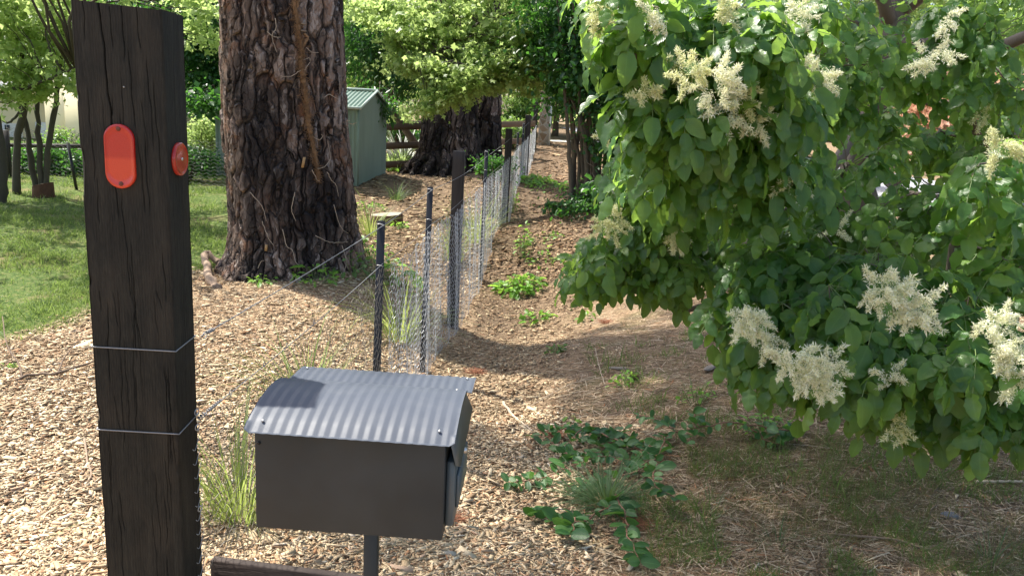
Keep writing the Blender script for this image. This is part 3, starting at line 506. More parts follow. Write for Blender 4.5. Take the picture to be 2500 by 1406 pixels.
# ---- shed ----
MSH = NT('green_steel'); c = MSH.coord(); MSHED = MSH.done(MSH.pbsdf(Base_Color=MSH.mix(MSH.mr(MSH.noise(MSH.coord((1, 1, .3)), 2.5, 4), .4, .7), (.205, .265, .21), (.16, .21, .17)), Roughness=.5, Specular_IOR_Level=.4))
MTRIM = simple('pale_steel_trim', (.5, .58, .52), .4, 0, .1, 4)
C0 = A(-2.83, 14.1, 0); ex = unit(A(-1, .1, 0)); ey = unit(A(.12, 1, 0)); SW, SD = 2.6, 1.75; zE, zR, z00 = 1.50, 1.77, .0
def sw(a, b_, z): return A(*(C0 + ex * a + ey * b_)[:2], z)
shed = thing('garden_shed', 'small pale green corrugated steel shed behind the big pine', 'shed', C0)
def corrwall(P0, P1, zt, pitch=.076, amp=.0085):
    L = np.linalg.norm(P1 - P0); n = int(L / pitch * 8); s = np.linspace(0, 1, n + 1); d = unit(P1 - P0); nn = np.cross(d, A(0, 0, 1)); base = P0 + s[:, None] * (P1 - P0) + nn * (amp * np.sin(s * L / pitch * 6.283))[:, None]; tops = np.array([zt(v) for v in s])
    V = np.vstack([np.column_stack([base[:, :2], np.full(n + 1, z00)]), np.column_stack([base[:, :2], tops])]); k = np.arange(n); return V, np.stack([k, k + 1, k + n + 2, k + n + 1], 1)
gab = lambda v: zE + (zR - zE) * (1 - abs(2 * v - 1))
for P0, P1, zt in ((sw(0, 0, 0), sw(0, SD, 0), gab), (sw(SW, 0, 0), sw(0, 0, 0), lambda v: zE), (sw(SW, SD, 0), sw(SW, 0, 0), gab), (sw(0, SD, 0), sw(SW, SD, 0), lambda v: zE)):
    V, F = corrwall(P0, P1, zt); under(MB().add(V, F).build('wall', MSHED, None, True), shed)
for s_ in (0, 1):
    n = 300; a_ = np.linspace(-.06, SW + .06, n); cz = .008 * np.sin(a_ / .076 * 6.283); e0, e1 = (-.07, SD / 2) if s_ == 0 else (SD + .07, SD / 2)
    MROOFG = bpy.data.materials.get('dark_green_roof') or simple('dark_green_roof', (.05, .105, .08), .5, 0, .15, 3)
    V = np.array([sw(q_, e0, zE - .02 + w__) for q_, w__ in zip(a_, cz)] + [sw(q_, e1, zR + .015 + w__) for q_, w__ in zip(a_, cz)]); k = np.arange(n - 1); under(MB().add(V, np.stack([k, k + 1, k + n + 1, k + n], 1)).build('roof', MROOFG, None, True), shed)
for p0, p1 in ((sw(-.07, -.08, zE - .015), sw(-.07, SD / 2, zR + .03)), (sw(-.07, SD + .08, zE - .015), sw(-.07, SD / 2, zR + .03)), (sw(-.08, SD / 2, zR + .035), sw(SW + .08, SD / 2, zR + .035)), (sw(-.08, -.08, zE - .02), sw(SW + .08, -.08, zE - .02))):
    V, F = tube([p0, p1], .026, 4); under(MB().add(V, F).build('trim', MTRIM), shed)
V, F = tube([sw(-.012, -.012, 0), sw(-.012, -.012, zE)], .016, 4); under(MB().add(V, F).build('corner_trim', MSHED), shed)
# ---- post and rail fence ----
MRAIL = simple('brown_rail', (.17, .105, .07), .75, 0, .3, 4, .004, (4, 12, 12))
ra = at(945, 318, 17.4); rb = at(1292, 296, 20.5); rail = thing('rail_fence', 'brown timber post and rail fence behind the double pine', 'fence', (ra[0], ra[1], gz(ra[0], ra[1])[0])); ex = unit((rb - ra) * A(1, 1, 0)); ey = A(-ex[1], ex[0], 0)
A0 = ra - ex * .9; B0 = rb + ex * .15
for k, (za, zb_) in enumerate(((1.06, 1.28), (.66, .86), (.27, .43))):
    p, q = A(A0[0], A0[1], za), A(B0[0], B0[1], zb_); V, F = obox((p + q) / 2 - ey * .06, unit(q - p), ey, np.cross(unit(q - p), ey), np.linalg.norm(q - p) / 2, .02, .07); under(MB().add(V, F).build('rail', MRAIL), rail)
for s_ in (.0, .42, .97):
    p = A0 + (B0 - A0) * s_; z_ = gz(p[0], p[1])[0]; V, F = box(p[0] - .06, p[0] + .06, p[1] - .03, p[1] + .09, z_ - .1, 1.2 + .2 * s_); under(MB().add(V, F).build('post', MRAIL), rail)
# ---- house ----
MCREAM = simple('cream_render', (.78, .68, .45), .85, 0, .06, 3); MTILE = NT('roof_tiles'); sp_ = MTILE.t.nodes.new('ShaderNodeSeparateXYZ'); MTILE.t.links.new(MTILE.coord(), sp_.inputs[0])
bt = MTILE.n('TexBrick', {'Vector': MTILE.coord((1, 1, 2.2)), 'Color1': (.3, .3, .32, 1), 'Color2': (.22, .22, .25, 1), 'Mortar': (.07, .07, .07, 1), 'Scale': 3.2, 'Mortar Size': .03}); MTILES = MTILE.done(MTILE.pbsdf(Base_Color=bt, Roughness=.8))
MWHITE = simple('white_paint', (.72, .7, .62), .6, 0, .05, 5); MGLASS = simple('dark_glass', (.03, .035, .04), .1, 0, .2, 5)
HY = 25.0; house = thing('house', 'cream rendered house with grey tiled roof and garage door, far left', 'house', (at(100, 300, HY)[0], HY, 0))
xa = at(-260, 300, HY)[0]; xb = at(166, 300, HY)[0]; zev = at(100, 212, HY)[2]
V, F = box(xa, xb, HY, HY + 6, -.6, zev); under(MB().add(V, F).build('wall', MCREAM), house)
xg = at(196, 300, HY - 1.2)[0]; V, F = box(xb + .01, xg, HY - 1.2, HY + 5, -.6, zev + .25); w2 = under(MB().add(V, F).build('wall', MCREAM), house); w2['label'] = 'projecting wall right of the garage door'
V = [(xa - .4, HY - .5, zev), (xg + .4, HY - .5, zev + .02), (xg - 1.6, HY + 3, zev + 2.1), (xa + 1, HY + 3, zev + 2.1), (xg + .4, HY + 6.5, zev), (xa - .4, HY + 6.5, zev)]
under(MB().add(np.array(V), [np.array([[0, 1, 2, 3], [3, 2, 4, 5]]), np.array([[1, 4, 2], [5, 0, 3]])]).build('roof', MTILES), house)
V, F = box(xa - .42, xg + .42, HY - .58, HY - .5, zev - .12, zev + .03); under(MB().add(V, F).build('gutter', MWHITE), house)
def hbox(px0, px1, py0, py1, Y, d, name, mat, par=None, thick=.05):
    p, q = at(px0, py0, Y), at(px1, py1, Y); V, F = box(p[0], q[0], Y - d - thick, Y - d, min(p[2], q[2]), max(p[2], q[2])); o = MB().add(V, F).build(name, mat); under(o, house)
    return o
hbox(-30, 60, 298, 362, HY, .0, 'garage_door', MWHITE); hbox(88, 163, 298, 362, HY, .0, 'garage_door', MWHITE)
for x0 in (16, 130, 152, -20): hbox(x0, x0 + 11, 305, 317, HY, .056, 'window', MGLASS); hbox(x0 + 5, x0 + 6, 305, 317, HY, .1, 'glazing_bar', MWHITE, None, .02)
# right wing of the house
Yw = 21.; hb = at(505, 300, Yw)[0]; ha = at(440, 300, Yw)[0] - 3; zw = at(480, 216, Yw)[2]
V, F = box(ha, hb, Yw, Yw + 5, -.3, zw); w3 = under(MB().add(V, F).build('wall', MCREAM), house); w3['label'] = 'gable wing with a small dark window'
hbox(476, 488, 250, 275, Yw, 0, 'window', MGLASS)
V = np.array([(ha - .3, Yw - .4, zw + .5), (hb + .35, Yw - .4, zw - .18), (hb + .35, Yw + 5.3, zw - .18), (ha - .3, Yw + 5.3, zw + 1.2)]); V = np.vstack([V, V + A(0, 0, .12)]); under(MB().add(V, np.array([[0, 1, 5, 4], [1, 2, 6, 5], [4, 5, 6, 7], [3, 2, 1, 0], [2, 3, 7, 6], [3, 0, 4, 7]])).build('roof', simple('pale_roof', (.6, .58, .54), .6, 0, .1, 5)), house)
# ---- stone pillar ----
Yp = 23.; t = NT('rubble_stone'); v = t.vor(t.coord((1, 1, 1.3)), 5, out=1); dist = t.vor(t.coord((1, 1, 1.3)), 5, 'DISTANCE_TO_EDGE'); sv = t.n('SeparateColor', {'Color': v}); cc = t.ramp(sv, [(0, (.2, .14, .09)), (.5, (.34, .25, .16)), (1, (.3, .27, .23))]); cc = t.mix(t.mr(dist, .02, .06, 1, 0), cc, (.4, .36, .3)); MSTONE = t.done(t.pbsdf(Base_Color=cc, Roughness=.9, Normal=t.bump(dist, .03)))
p = at(1331, 300, Yp); x = p[0]; z_ = gz(x, Yp)[0]; pil = thing('stone_pillar', 'brown stone gate pillar at the far end of the track', 'pillar', (x, Yp, z_))
V, F = box(x - .17, x + .12, Yp, Yp + .34, z_ - .1, 2.1); o = under(MB().add(V, F).build('stonework', MSTONE), pil); o.modifiers.new('b', 'BEVEL').width = .015
V, F = box(x - .2, x + .15, Yp - .03, Yp + .37, 2.1, 2.17); under(MB().add(V, F).build('cap', MSTONE), pil)
V, F = box(x + .123, x + .17, Yp + .02, Yp + .2, z_, 1.75); under(MB().add(V, F).build('gate_edge', MWHITE), pil)
# ---- white letterbox at the far road ----
Yq = 13.; p = at(2452, 320, Yq); lb = thing('letterbox', 'white box shaped letterbox beyond the flowering tree', 'letterbox', (p[0], Yq, gz(p[0], Yq)[0]))
V, F = box(p[0] - .15, p[0] + .15, Yq, Yq + .3, p[2] - .17, p[2] + .12); o = under(MB().add(V, F).build('box', simple('white_masonry', (.8, .8, .8), .7, 0, .05, 4)), lb); o.modifiers.new('b', 'BEVEL').width = .01
V, F = box(p[0] - .09, p[0] - .03, Yq - .012, Yq - .002, p[2] + .05, p[2] + .1); under(MB().add(V, F).build('slot', MGLASS), lb); V, F = box(p[0] - .1, p[0] + .1, Yq + .05, Yq + .25, gz(p[0], Yq)[0] - .1, p[2] - .17); under(MB().add(V, F).build('post', bpy.data.materials['white_masonry']), lb)
# ---- low wire fence left ----
lf = thing('boundary_fence', 'low dark rail and wire mesh fence across the back of the lawn', 'fence', (-9, 13, 0)); Yf = 12.6
pA, pB = at(-60, 353, Yf), at(230, 358, Yf); V, F = tube([pA, at(100, 356, Yf + .1), pB], .035, 6); under(MB().add(V, F).build('rail', MFP), lf)
p = at(188, 458, 11.6); q = at(166, 350, 11.6); V, F = tube([p - A(0, 0, .1), q], .022, 6); under(MB().add(V, F).build('star_picket', MPICK), lf)
for px in (20, 330, 560): p = at(px, 400, Yf); z_ = gz(p[0], Yf)[0]; V, F = tube([A(p[0], Yf, z_ - .1), A(p[0], Yf, .86)], .05, 6); under(MB().add(V, F).build('post', MFP), lf)
xs_ = np.arange(at(-60, 400, Yf)[0], at(560, 400, Yf)[0], .06); n = len(xs_); a_, b2 = [], []
for j in range(14):
    z = .02 + j * .055; zz = np.full(n, z); a_.append(np.stack([xs_, 0 * xs_ + Yf, zz + .03 * (np.arange(n) % 2)], 1)[:-1]); b2.append(np.stack([xs_, 0 * xs_ + Yf, zz + .03 * (np.arange(n) % 2)], 1)[1:])
a_, b2 = np.concatenate(a_), np.concatenate(b2); g_ = gz(a_[:, 0], a_[:, 1]); g2 = gz(b2[:, 0], b2[:, 1]); a_[:, 2] += g_; b2[:, 2] += g2; V, F = prisms(a_, b2, .0025); under(MB().add(V, F).build('wire_mesh', simple('dull_mesh', (.2, .2, .19), .6, .3, .1, 20)), lf)
# ================= TREES =================
def barkmat(name, sc, light, dark, rust, char=.35, disp=.035):
    t = NT(name); c0 = t.coord(); wn_ = t.noise(c0, 2.2, 3, out=1); wv = t.n('VectorMath', {0: wn_, 1: (.5, .5, .5)}, operation='SUBTRACT'); wv2 = t.n('VectorMath', {0: wv, 3: .26}, operation='SCALE'); c1 = t.n('VectorMath', {0: c0, 1: wv2}, operation='ADD'); c = t.n('Mapping', {'Vector': c1, 'Scale': (1, 1, .2)})
    e = t.vor(c, sc, 'DISTANCE_TO_EDGE'); cell = t.n('SeparateColor', {'Color': t.vor(c, sc, out=1)}); e2 = t.vor(t.n('Mapping', {'Vector': c1, 'Scale': (1, 1, .45)}), sc * 2.3, 'DISTANCE_TO_EDGE')
    fine = t.noise(t.n('Mapping', {'Vector': c0, 'Scale': (1, 1, .35)}), 38, 6, .65)
    h = t.math('ADD', t.math('MULTIPLY', t.mr(e, .015, .12), .55), t.math('MULTIPLY', t.mr(e2, 0, .06), .12)); h = t.math('ADD', h, t.math('MULTIPLY', cell, .3)); cell2 = t.n('SeparateColor', {'Color': t.vor(t.n('Mapping', {'Vector': c1, 'Scale': (1, 1, .45)}), sc * 2.3, out=1)}); h = t.math('ADD', t.math('ADD', h, t.math('MULTIPLY', cell2, .24)), t.math('MULTIPLY', fine, .26))
    col = t.ramp(t.math('ADD', t.math('MULTIPLY', fine, .65), t.math('MULTIPLY', cell, .35)), [(.25, dark), (.48, light), (.62, tuple(x * 1.45 for x in light)), (.8, (.33, .27, .23))])
    col = t.mix(t.math('MULTIPLY', t.mr(cell2, .62, .9), t.mr(fine, .42, .6)), col, (.36, .3, .26)); col = t.mix(t.math('MULTIPLY', t.mr(cell2, .3, .1), .6), col, dark)
    col = t.mix(t.mr(t.noise(c0, 5, 4), .55, .72, 0, .8), col, rust); crev = t.mr(e, .02, .1, 1, 0); col = t.mix(t.math('MULTIPLY', crev, .85), col, tuple(x * .35 for x in dark))
    col = t.mix(t.mr(t.noise(t.n('Mapping', {'Vector': c0, 'Scale': (1, 1, .4)}), 1.7, 5), .6 - char * .3, .68 - char * .2, 0, .85), col, (.012, .01, .01))
    d = t.n('Displacement', {'Height': h, 'Midlevel': .8, 'Scale': disp}); return t.done(t.pbsdf(Base_Color=col, Roughness=.85, Specular_IOR_Level=.25), d)
def trunkmesh(rows, Yc, nth, nz, flare, seed, ztop, base_px=None):
    """rows: (py, left px, right px); mesh around a vertical trunk"""
    z, cx, r = [], [], []
    for py, l, rr in rows: p, q = at(l, py, Yc), at(rr, py, Yc); z.append((p[2] + q[2]) / 2); cx.append((p[0] + q[0]) / 2); r.append((q[0] - p[0]) / 2 * .965)
    z, cx, r = map(np.array, (z, cx, r)); o = np.argsort(z); z, cx, r = z[o], cx[o], r[o]
    zz = np.concatenate([np.linspace(z[0] - .25, z[-1] + .1, nz), np.linspace(z[-1] + .15, ztop, 60)])
    def prof(q):
        sl = (cx[-1] - cx[-2]) / (z[-1] - z[-2]); C_ = np.interp(q, z, cx) + np.clip(q - z[-1], 0, None) * sl * .6; R_ = np.interp(q, z, r) * (1 - np.clip((q - z[-1]) / (ztop - z[-1]), 0, 1) * .42) + np.clip(z[0] + .12 - q, 0, 1) * .25; return C_, R_
    C_, R_ = prof(zz); th = np.linspace(0, 2 * np.pi, nth, endpoint=False); T, Z = np.meshgrid(th, zz); R2 = R_[:, None] * (1 + .03 * np.sin(3 * T + seed + .3 * Z) + .02 * np.sin(7 * T + 2 * seed + Z) + flare * np.exp(-(Z - z[0]) / .35).clip(0, 1.6) * (.5 + .5 * np.sin(5 * T + seed)))
    V = np.stack([C_[:, None] + R2 * np.cos(T), Yc + R2 * np.sin(T), Z], -1).reshape(-1, 3); n = len(zz); i, j = np.meshgrid(np.arange(n - 1), np.arange(nth), indexing='ij'); F = np.stack([i * nth + j, i * nth + (j + 1) % nth, (i + 1) * nth + (j + 1) % nth, (i + 1) * nth + j], -1).reshape(-1, 4)
    return V, F, prof
MBARK = barkmat('pine_bark', 11, (.17, .118, .088), (.04, .028, .022), (.24, .11, .055), .42, .05)
MBARK2 = barkmat('pine_bark_far', 7.5, (.12, .085, .07), (.03, .023, .02), (.13, .08, .05), .5, .07)
MNEEDLES = leafmat('pine_foliage', (.02, .05, .015), (.035, .08, .02), (.06, .11, .03), (.1, .2, .03), .2, .5, .3, 0)
MTWIG = simple('twig_bark', (.11, .075, .05), .85, 0, .3, 12)
def blobs(bl, sub, tight, flat=.6):
    """leaf positions gathered in sub-clumps inside ellipsoids: (x, y, z, rx, ry, rz, n)"""
    P, O = [], []; cents = []
    for (x, y, z, rx, ry, rz, n) in bl:
        k = max(3, n // sub); d = unit(rng.normal(0, 1, (k, 3))) * (rng.random((k, 1)) ** .45); cc = A(x, y, z) + d * (rx, ry, rz); cents.append(cc); w_ = rng.integers(0, k, n)
        s = tight * rng.lognormal(0, .4, k)[w_][:, None]; P.append(cc[w_] + rng.normal(0, 1, (n, 3)) * s * (1, 1, flat)); O.append(unit(d[w_] + rng.normal(0, .5, (n, 3))))
    return np.concatenate(P), np.concatenate(O), cents
def foliage(bl, size, tpl, sub=60, tight=.22, flat=.5, hang=.4, up=.8, out=.6, sv=.3):
    P, O, cents = blobs(bl, sub, tight, flat); n = len(P); d = unit(O * (1, 1, .3) * out + rng.normal(0, .6, (n, 3)) - A(0, 0, hang)); nn = unit(rng.normal(0, .55, (n, 3)) + A(0, 0, up) + O * .3)
    M = basis(d, nn) * (size * rng.lognormal(0, sv, n))[:, None, None]; V, F, at_ = scatter(tpl, M, P, np.clip(rng.normal(.5, .27, n), 0, 1)); return V, F, at_, cents
def limb(p, q, r0, r1, n=7, sag=.0, wob=.03, k=5):
    p, q = np.asarray(p, float), np.asarray(q, float); L = np.linalg.norm(q - p); t_ = np.linspace(0, 1, n)[:, None]; P = p + (q - p) * t_; P[:, 2] += (sag * L * 4 * t_ * (1 - t_))[:, 0]; P[1:-1] += rng.normal(0, wob * L, (n - 2, 3)) * .5; return tube(P, np.linspace(r0, r1, n), k)
def tree(name, label, cat, base, stems, bl, leafm, size, tpl, bark=None, group=None, branches=26, **kw):
    """stems: lists of points with radii; bl: crown blobs"""
    root = thing(name, label, cat, base, group); b = MB(); allp = []
    for pts, r0, r1 in stems:
        P = smooth_path(pts, 18, .008); V, F = tube(P, np.linspace(r0, r1, 18) * (1 + .06 * rng.normal(0, 1, 18)), 9); b.add(V, F); allp.append(P[5:])
    V, F, at_, cents = foliage(bl, size, tpl, **kw); allp = np.concatenate(allp) if allp else None
    if allp is not None:
        cc = np.concatenate(cents); cc = cc[rng.permutation(len(cc))[:branches * max(1, len(bl))]]
        for c in cc:
            cost = np.linalg.norm(allp - c, axis=1) + 1.2 * np.clip(allp[:, 2] - c[2], 0, 9); s = allp[np.argmin(cost)]; L = np.linalg.norm(c - s)
            if L > .15: V2, F2 = limb(s, c, min(.022, .006 + L * .006), .003, 7, .05, .05, 4); b.add(V2, F2)
        under(b.build('trunk', bark or MTWIG, None, True), root)
    under(mesh('crown', V, F, leafm, None, at_), root); return root
# ---- big pine ----
PY = 8.0
rows = [(648, 548, 893), (600, 560, 880), (560, 564, 872), (450, 560, 862), (330, 547, 850), (150, 541, 840), (0, 540, 834)]
V, F, pprof = trunkmesh(rows, PY, 760, 620, .05, 1.3, 12.5); pb = A(-2.22, PY, gz(-2.22, PY)[0])
pine = thing('pine_tree', 'massive old pine trunk with deeply fissured bark and a dead vine, beside the lawn', 'tree', pb)
ptk = under(mesh('trunk', V, F, MBARK, None, None, True), pine)
bl = [(-2.6, 8.2, 10.8, 3.2, 2.6, 1.2, 1500), (-4.6, 7, 9.5, 1.6, 1.4, .8, 500), (-2.5, 6.6, 8.9, .9, .8, .4, 130), (-.9, 7.8, 9.0, 1.3, 1.0, .6, 700), (-3.2, 9.6, 9.6, 1.5, 1.5, .7, 500)]  # unseen crown clumps, placed for the shadows they cast
def needle_crown(root, bl, axis_pt):
    P, O, cents = blobs(bl, 14, .25, .5); n = len(P); m = 16; P2 = np.repeat(P, m, 0); d = unit(np.repeat(O, m, 0) * .5 + rng.normal(0, .7, (n * m, 3))); M = basis(d, rng.normal(0, 1, (n * m, 3))) * (.2 * rng.lognormal(0, .2, n * m))[:, None, None]
    V, F, at_ = scatter([diamond(.035, .0)], M, P2); under(mesh('crown', V, F, MNEEDLES, None, at_), root); b = MB()
    for c in np.concatenate(cents)[::5]: V, F = limb(axis_pt(c[2] - .8), c, .06, .01, 7, .05, .04, 5); b.add(V, F)
    under(b.build('branches', MBARK2, None, True), root)
needle_crown(pine, bl, lambda z: A(pprof(min(z, 12))[0], PY, min(z, 12)))
# dead vine stuck to the trunk
def on_trunk(px, py, prof=pprof, Yc=PY, off=.02):
    Y = Yc - 1.4
    while Y < Yc:
        p = at(px, py, Y); c, r = prof(p[2])
        if math.hypot(p[0] - c, p[1] - Yc) < r + off: return p
        Y += .004
    return at(px, py, Yc - prof(1.0)[1] - off)
vine = thing('dead_vine', 'dry orange brown vine stem clinging to the big pine trunk', 'vine', on_trunk(775, 440)); MVINE = simple('vine_bark', (.25, .14, .065), .9, 0, .6, 60)
vp = [on_trunk(x, y) for x, y in ((716, -60), (719, 10), (727, 55), (731, 90), (738, 120), (735, 150), (738, 178), (745, 215), (748, 250), (751, 285), (756, 318), (764, 350), (770, 385), (775, 415), (778, 442))]
P = smooth_path(vp, 120, .003); rad = np.interp(np.linspace(0, 1, 120), [0, .25, .3, .45, .7, 1], [.018, .013, .016, .019, .018, .014]) * (1 + .25 * rng.normal(0, 1, 120).clip(-1.5, 1.5)); b = MB(); V, F = tube(P, rad, 9); b.add(V, F); V, F = tube(smooth_path([on_trunk(729, 0), on_trunk(722, 30), on_trunk(729, 62)], 12, .003), .014, 6); b.add(V, F)
V, F = tube(smooth_path([on_trunk(742, 110), on_trunk(752, 92), on_trunk(742, 84)], 10, .004), .014, 6); b.add(V, F); b2 = under(b.build('stem', MVINE, None, True), vine)
n = 2600; k = rng.integers(2, 119, n); a0 = P[k] + rng.normal(0, .012, (n, 3)); dd = unit(rng.normal(0, 1, (n, 3)) - A(0, .5, .2)); V, F = prisms(a0, a0 + dd * (rad[k] + rng.gamma(2, .012, n))[:, None], .0014); under(mesh('rootlets', V, F, MVINE), vine)
MTEND = simple('pale_tendril', (.4, .31, .22), .8, 0, .2, 40); b = MB()
for pts in ([(672, 45), (675, 70), (664, 85), (668, 105), (676, 128)], [(652, 78), (668, 90), (686, 92)], [(734, 172), (715, 185), (700, 188), (685, 186)], [(748, 117), (762, 128), (778, 130)], [(743, 172), (755, 155), (756, 142), (740, 147)], [(792, 238), (805, 231), (820, 240), (830, 236), (829, 200)], [(766, 335), (780, 342), (788, 333), (784, 328)], [(775, 412), (790, 408), (803, 395), (806, 380), (800, 345)], [(798, 420), (810, 440), (822, 455), (826, 480)], [(762, 415), (775, 440), (781, 443)], [(850, 302), (862, 303), (870, 300)], [(846, 296), (854, 295)],
            [(690, 560), (700, 600), (715, 612), (722, 640), (740, 655)], [(770, 575), (800, 590), (828, 592), (850, 590)], [(640, 540), (655, 580), (668, 600)], [(835, 600), (845, 640), (838, 680), (850, 700)], [(735, 75), (750, 77)], [(735, 58), (745, 60)], [(610, 470), (640, 505), (650, 540)], [(720, 470), (712, 510), (722, 540)], [(630, 655), (636, 640), (645, 636)], [(815, 500), (826, 540), (836, 560), (850, 570)]):
    V, F = tube(smooth_path([on_trunk(x, y, off=.045) for x, y in pts], 16, .002), np.linspace(.004, .0022, 16), 5); under(MB().add(V, F).build('tendril', MTEND, None, True), vine)
V, F = obox(on_trunk(741, 397), unit(A(.2, 0, 1)), A(1, 0, 0), A(0, 1, 0), .05, .012, .006); V2, F2 = obox(on_trunk(650, 605), unit(A(.1, 0, 1)), A(1, 0, 0), A(0, 1, 0), .03, .012, .006); under(MB().add(V, F).add(V2, F2).build('bark_scar', simple('scar', (.4, .24, .1), .8)), pine)
# ---- double pine ----
V, F, pr2 = trunkmesh([(425, 1003, 1185), (400, 1016, 1178), (330, 1024, 1168), (250, 1034, 1165), (130, 1044, 1160), (0, 1050, 1155)], 17., 420, 240, .12, .5, 12); p2 = A(-1.5, 17, gz(-1.5, 17)[0])
pineb = thing('pine_tree', 'wide gnarled pine with twin trunks standing further back behind the wire fence', 'tree', p2); under(mesh('trunk', V, F, MBARK2, None, None, True), pineb)
V, F, _p = trunkmesh([(410, 1155, 1226), (330, 1160, 1223), (250, 1163, 1222), (120, 1170, 1220), (0, 1174, 1218)], 17.5, 260, 200, .08, 2.1, 11); under(mesh('trunk', V, F, MBARK2, None, None, True), pineb)
needle_crown(pineb, [(-1.5, 17, 12, 3, 3, 1.2, 900)], lambda z: A(-1.4, 17, min(z, 11.5)))
# root fingers at the double pine
b = MB()
for k in range(9):
    a = math.pi * (1.02 + k * .118); s0 = A(-1.45 + .62 * math.cos(a), 17 + .62 * math.sin(a), .62); e0 = G(-1.45 + 1.25 * math.cos(a), 17 + 1.15 * math.sin(a), -.05); V, F = limb(s0, e0, rng.uniform(.06, .12), .03, 8, -.06, .08, 8); b.add(V, F)
under(b.build('roots', MBARK2, None, True), pineb)
# ---- leaf materials ----
LM_DARK = leafmat('dark_leaf', (.012, .05, .01), (.025, .09, .018), (.06, .15, .035), (.12, .35, .03), .34, .38, .5, .1)
LM_MID = leafmat('mid_leaf', (.04, .1, .022), (.08, .17, .035), (.17, .27, .07), (.32, .5, .1), .42, .42, .45, .1)
LM_LIME = leafmat('lime_leaf', (.09, .17, .035), (.17, .27, .06), (.32, .41, .15), (.52, .66, .22), .52, .45, .4, .1)
LM_FAR = leafmat('far_leaf', (.08, .15, .04), (.16, .26, .06), (.3, .38, .13), (.5, .62, .2), .5, .5, .35, 0)
LM_ASH = leafmat('ash_leaf', (.03, .092, .02), (.064, .165, .036), (.155, .265, .06), (.4, .62, .08), .46, .34, .5, .22)
# ---- flowering ash ----
ab = G(2.25, 5.6); ash = thing('flowering_ash', 'large leafy ash tree with cream feathery flower clusters, filling the right side', 'tree', ab); MASHB = simple('ash_bark', (.15, .12, .095), .85, 0, .3, 9, .01, (1, 1, .4))
tk = smooth_path([ab - A(0, 0, .1), at(2080, 480, 5.6), at(2110, 330, 5.55), at(2140, 210, 5.5), at(2178, 100, 5.5), at(2215, -40, 5.5), A(2.9, 5.3, 3.6), A(3.0, 5.1, 4.8)], 40, .004)
rng = np.random.default_rng(21)
BL = [  # px, py, Y, rx px, ry px, rosettes : where the branches hang
 (1510, 30, 2.55, 45, 110, 7), (1530, 400, 3.3, 50, 60, 7), (1520, 480, 3.3, 45, 50, 6), (1600, 540, 3.3, 60, 40, 6), (1640, 60, 2.6, 110, 110, 12), (1800, 60, 2.6, 110, 110, 14), (1570, 210, 2.7, 60, 90, 8), (1700, 230, 2.55, 110, 110, 14), (1850, 230, 2.7, 120, 120, 14), (1600, 350, 2.8, 100, 90, 10), (1760, 370, 2.7, 110, 90, 14), (1900, 400, 2.9, 110, 110, 12),
 (1620, 470, 3.2, 110, 60, 10), (1480, 600, 3.4, 85, 70, 10), (1600, 640, 3.4, 100, 60, 14), (1680, 690, 3.3, 70, 50, 7), (1750, 600, 3.5, 110, 90, 14), (1880, 560, 3.7, 110, 90, 12), (1420, 620, 3.5, 40, 60, 4),
 (1960, 60, 2.9, 120, 110, 13), (2100, 60, 3.2, 110, 100, 11), (2010, 250, 3.2, 100, 100, 9), (2060, 420, 3.5, 110, 110, 12), (2030, 560, 3.6, 120, 80, 12), (2200, 560, 3.9, 110, 70, 10),
 (2250, 100, 3.4, 110, 110, 14), (2400, 70, 3.2, 110, 110, 12), (2330, 190, 3.6, 120, 70, 11), (2460, 230, 3.4, 80, 80, 8), (2210, 250, 3.7, 100, 70, 9), (2420, 420, 2.7, 90, 80, 9), (2300, 470, 3.3, 90, 80, 10), (2450, 560, 3.0, 70, 80, 9), (2350, 560, 3.6, 90, 60, 8), (2320, 330, 4.1, 110, 60, 10), (2180, 360, 4.3, 80, 70, 8), (2450, 320, 3.9, 80, 60, 8), (2200, 470, 4.2, 70, 50, 5), (2400, 640, 4.0, 80, 40, 5),
 (1900, 700, 2.95, 90, 50, 9), (2050, 690, 2.9, 110, 60, 12), (2200, 740, 2.6, 110, 60, 11), (2030, 800, 2.6, 110, 60, 10), (1850, 800, 2.8, 80, 60, 8), (1900, 900, 2.75, 100, 60, 10), (2080, 900, 2.55, 110, 60, 13), (2240, 880, 2.45, 110, 70, 14), (2400, 860, 2.5, 90, 80, 12), (2330, 980, 2.5, 110, 60, 11), (2210, 1010, 2.6, 60, 50, 6), (2450, 1000, 2.45, 60, 60, 7), (2480, 760, 2.7, 50, 60, 5),
 (1700, 120, 4.2, 200, 150, 16), (1900, 150, 4.6, 220, 170, 20), (1700, 430, 4.4, 180, 120, 18), (1950, 480, 4.8, 200, 120, 20), (2250, 400, 5.0, 220, 120, 14), (2350, 120, 5.0, 220, 140, 22), (2050, 30, 5.0, 200, 120, 16), (2150, 620, 4.6, 200, 70, 14), (1600, 560, 4.3, 120, 60, 8)]
ros = []
for px, py, Y, rx, ry, n in BL:
    if py >= 690: py -= 70
    if py < 400 and Y < 3.1: n = int(n * .82)
    if px > 1940 and py < 520: n = int(n * .72)
    if Y > 4.1: n = int(n * .6)
    n = int(n * 1.22)
    c = at(px + (30 if px < 1700 and py < 500 else 0), py, Y); sc = Y / FPX
    for _ in range(n):
        d = unit(rng.normal(0, 1, 3)) * rng.random() ** .5; ros.append((c + d * A(rx * sc, .22, ry * sc), Y))
nfront = len(ros)
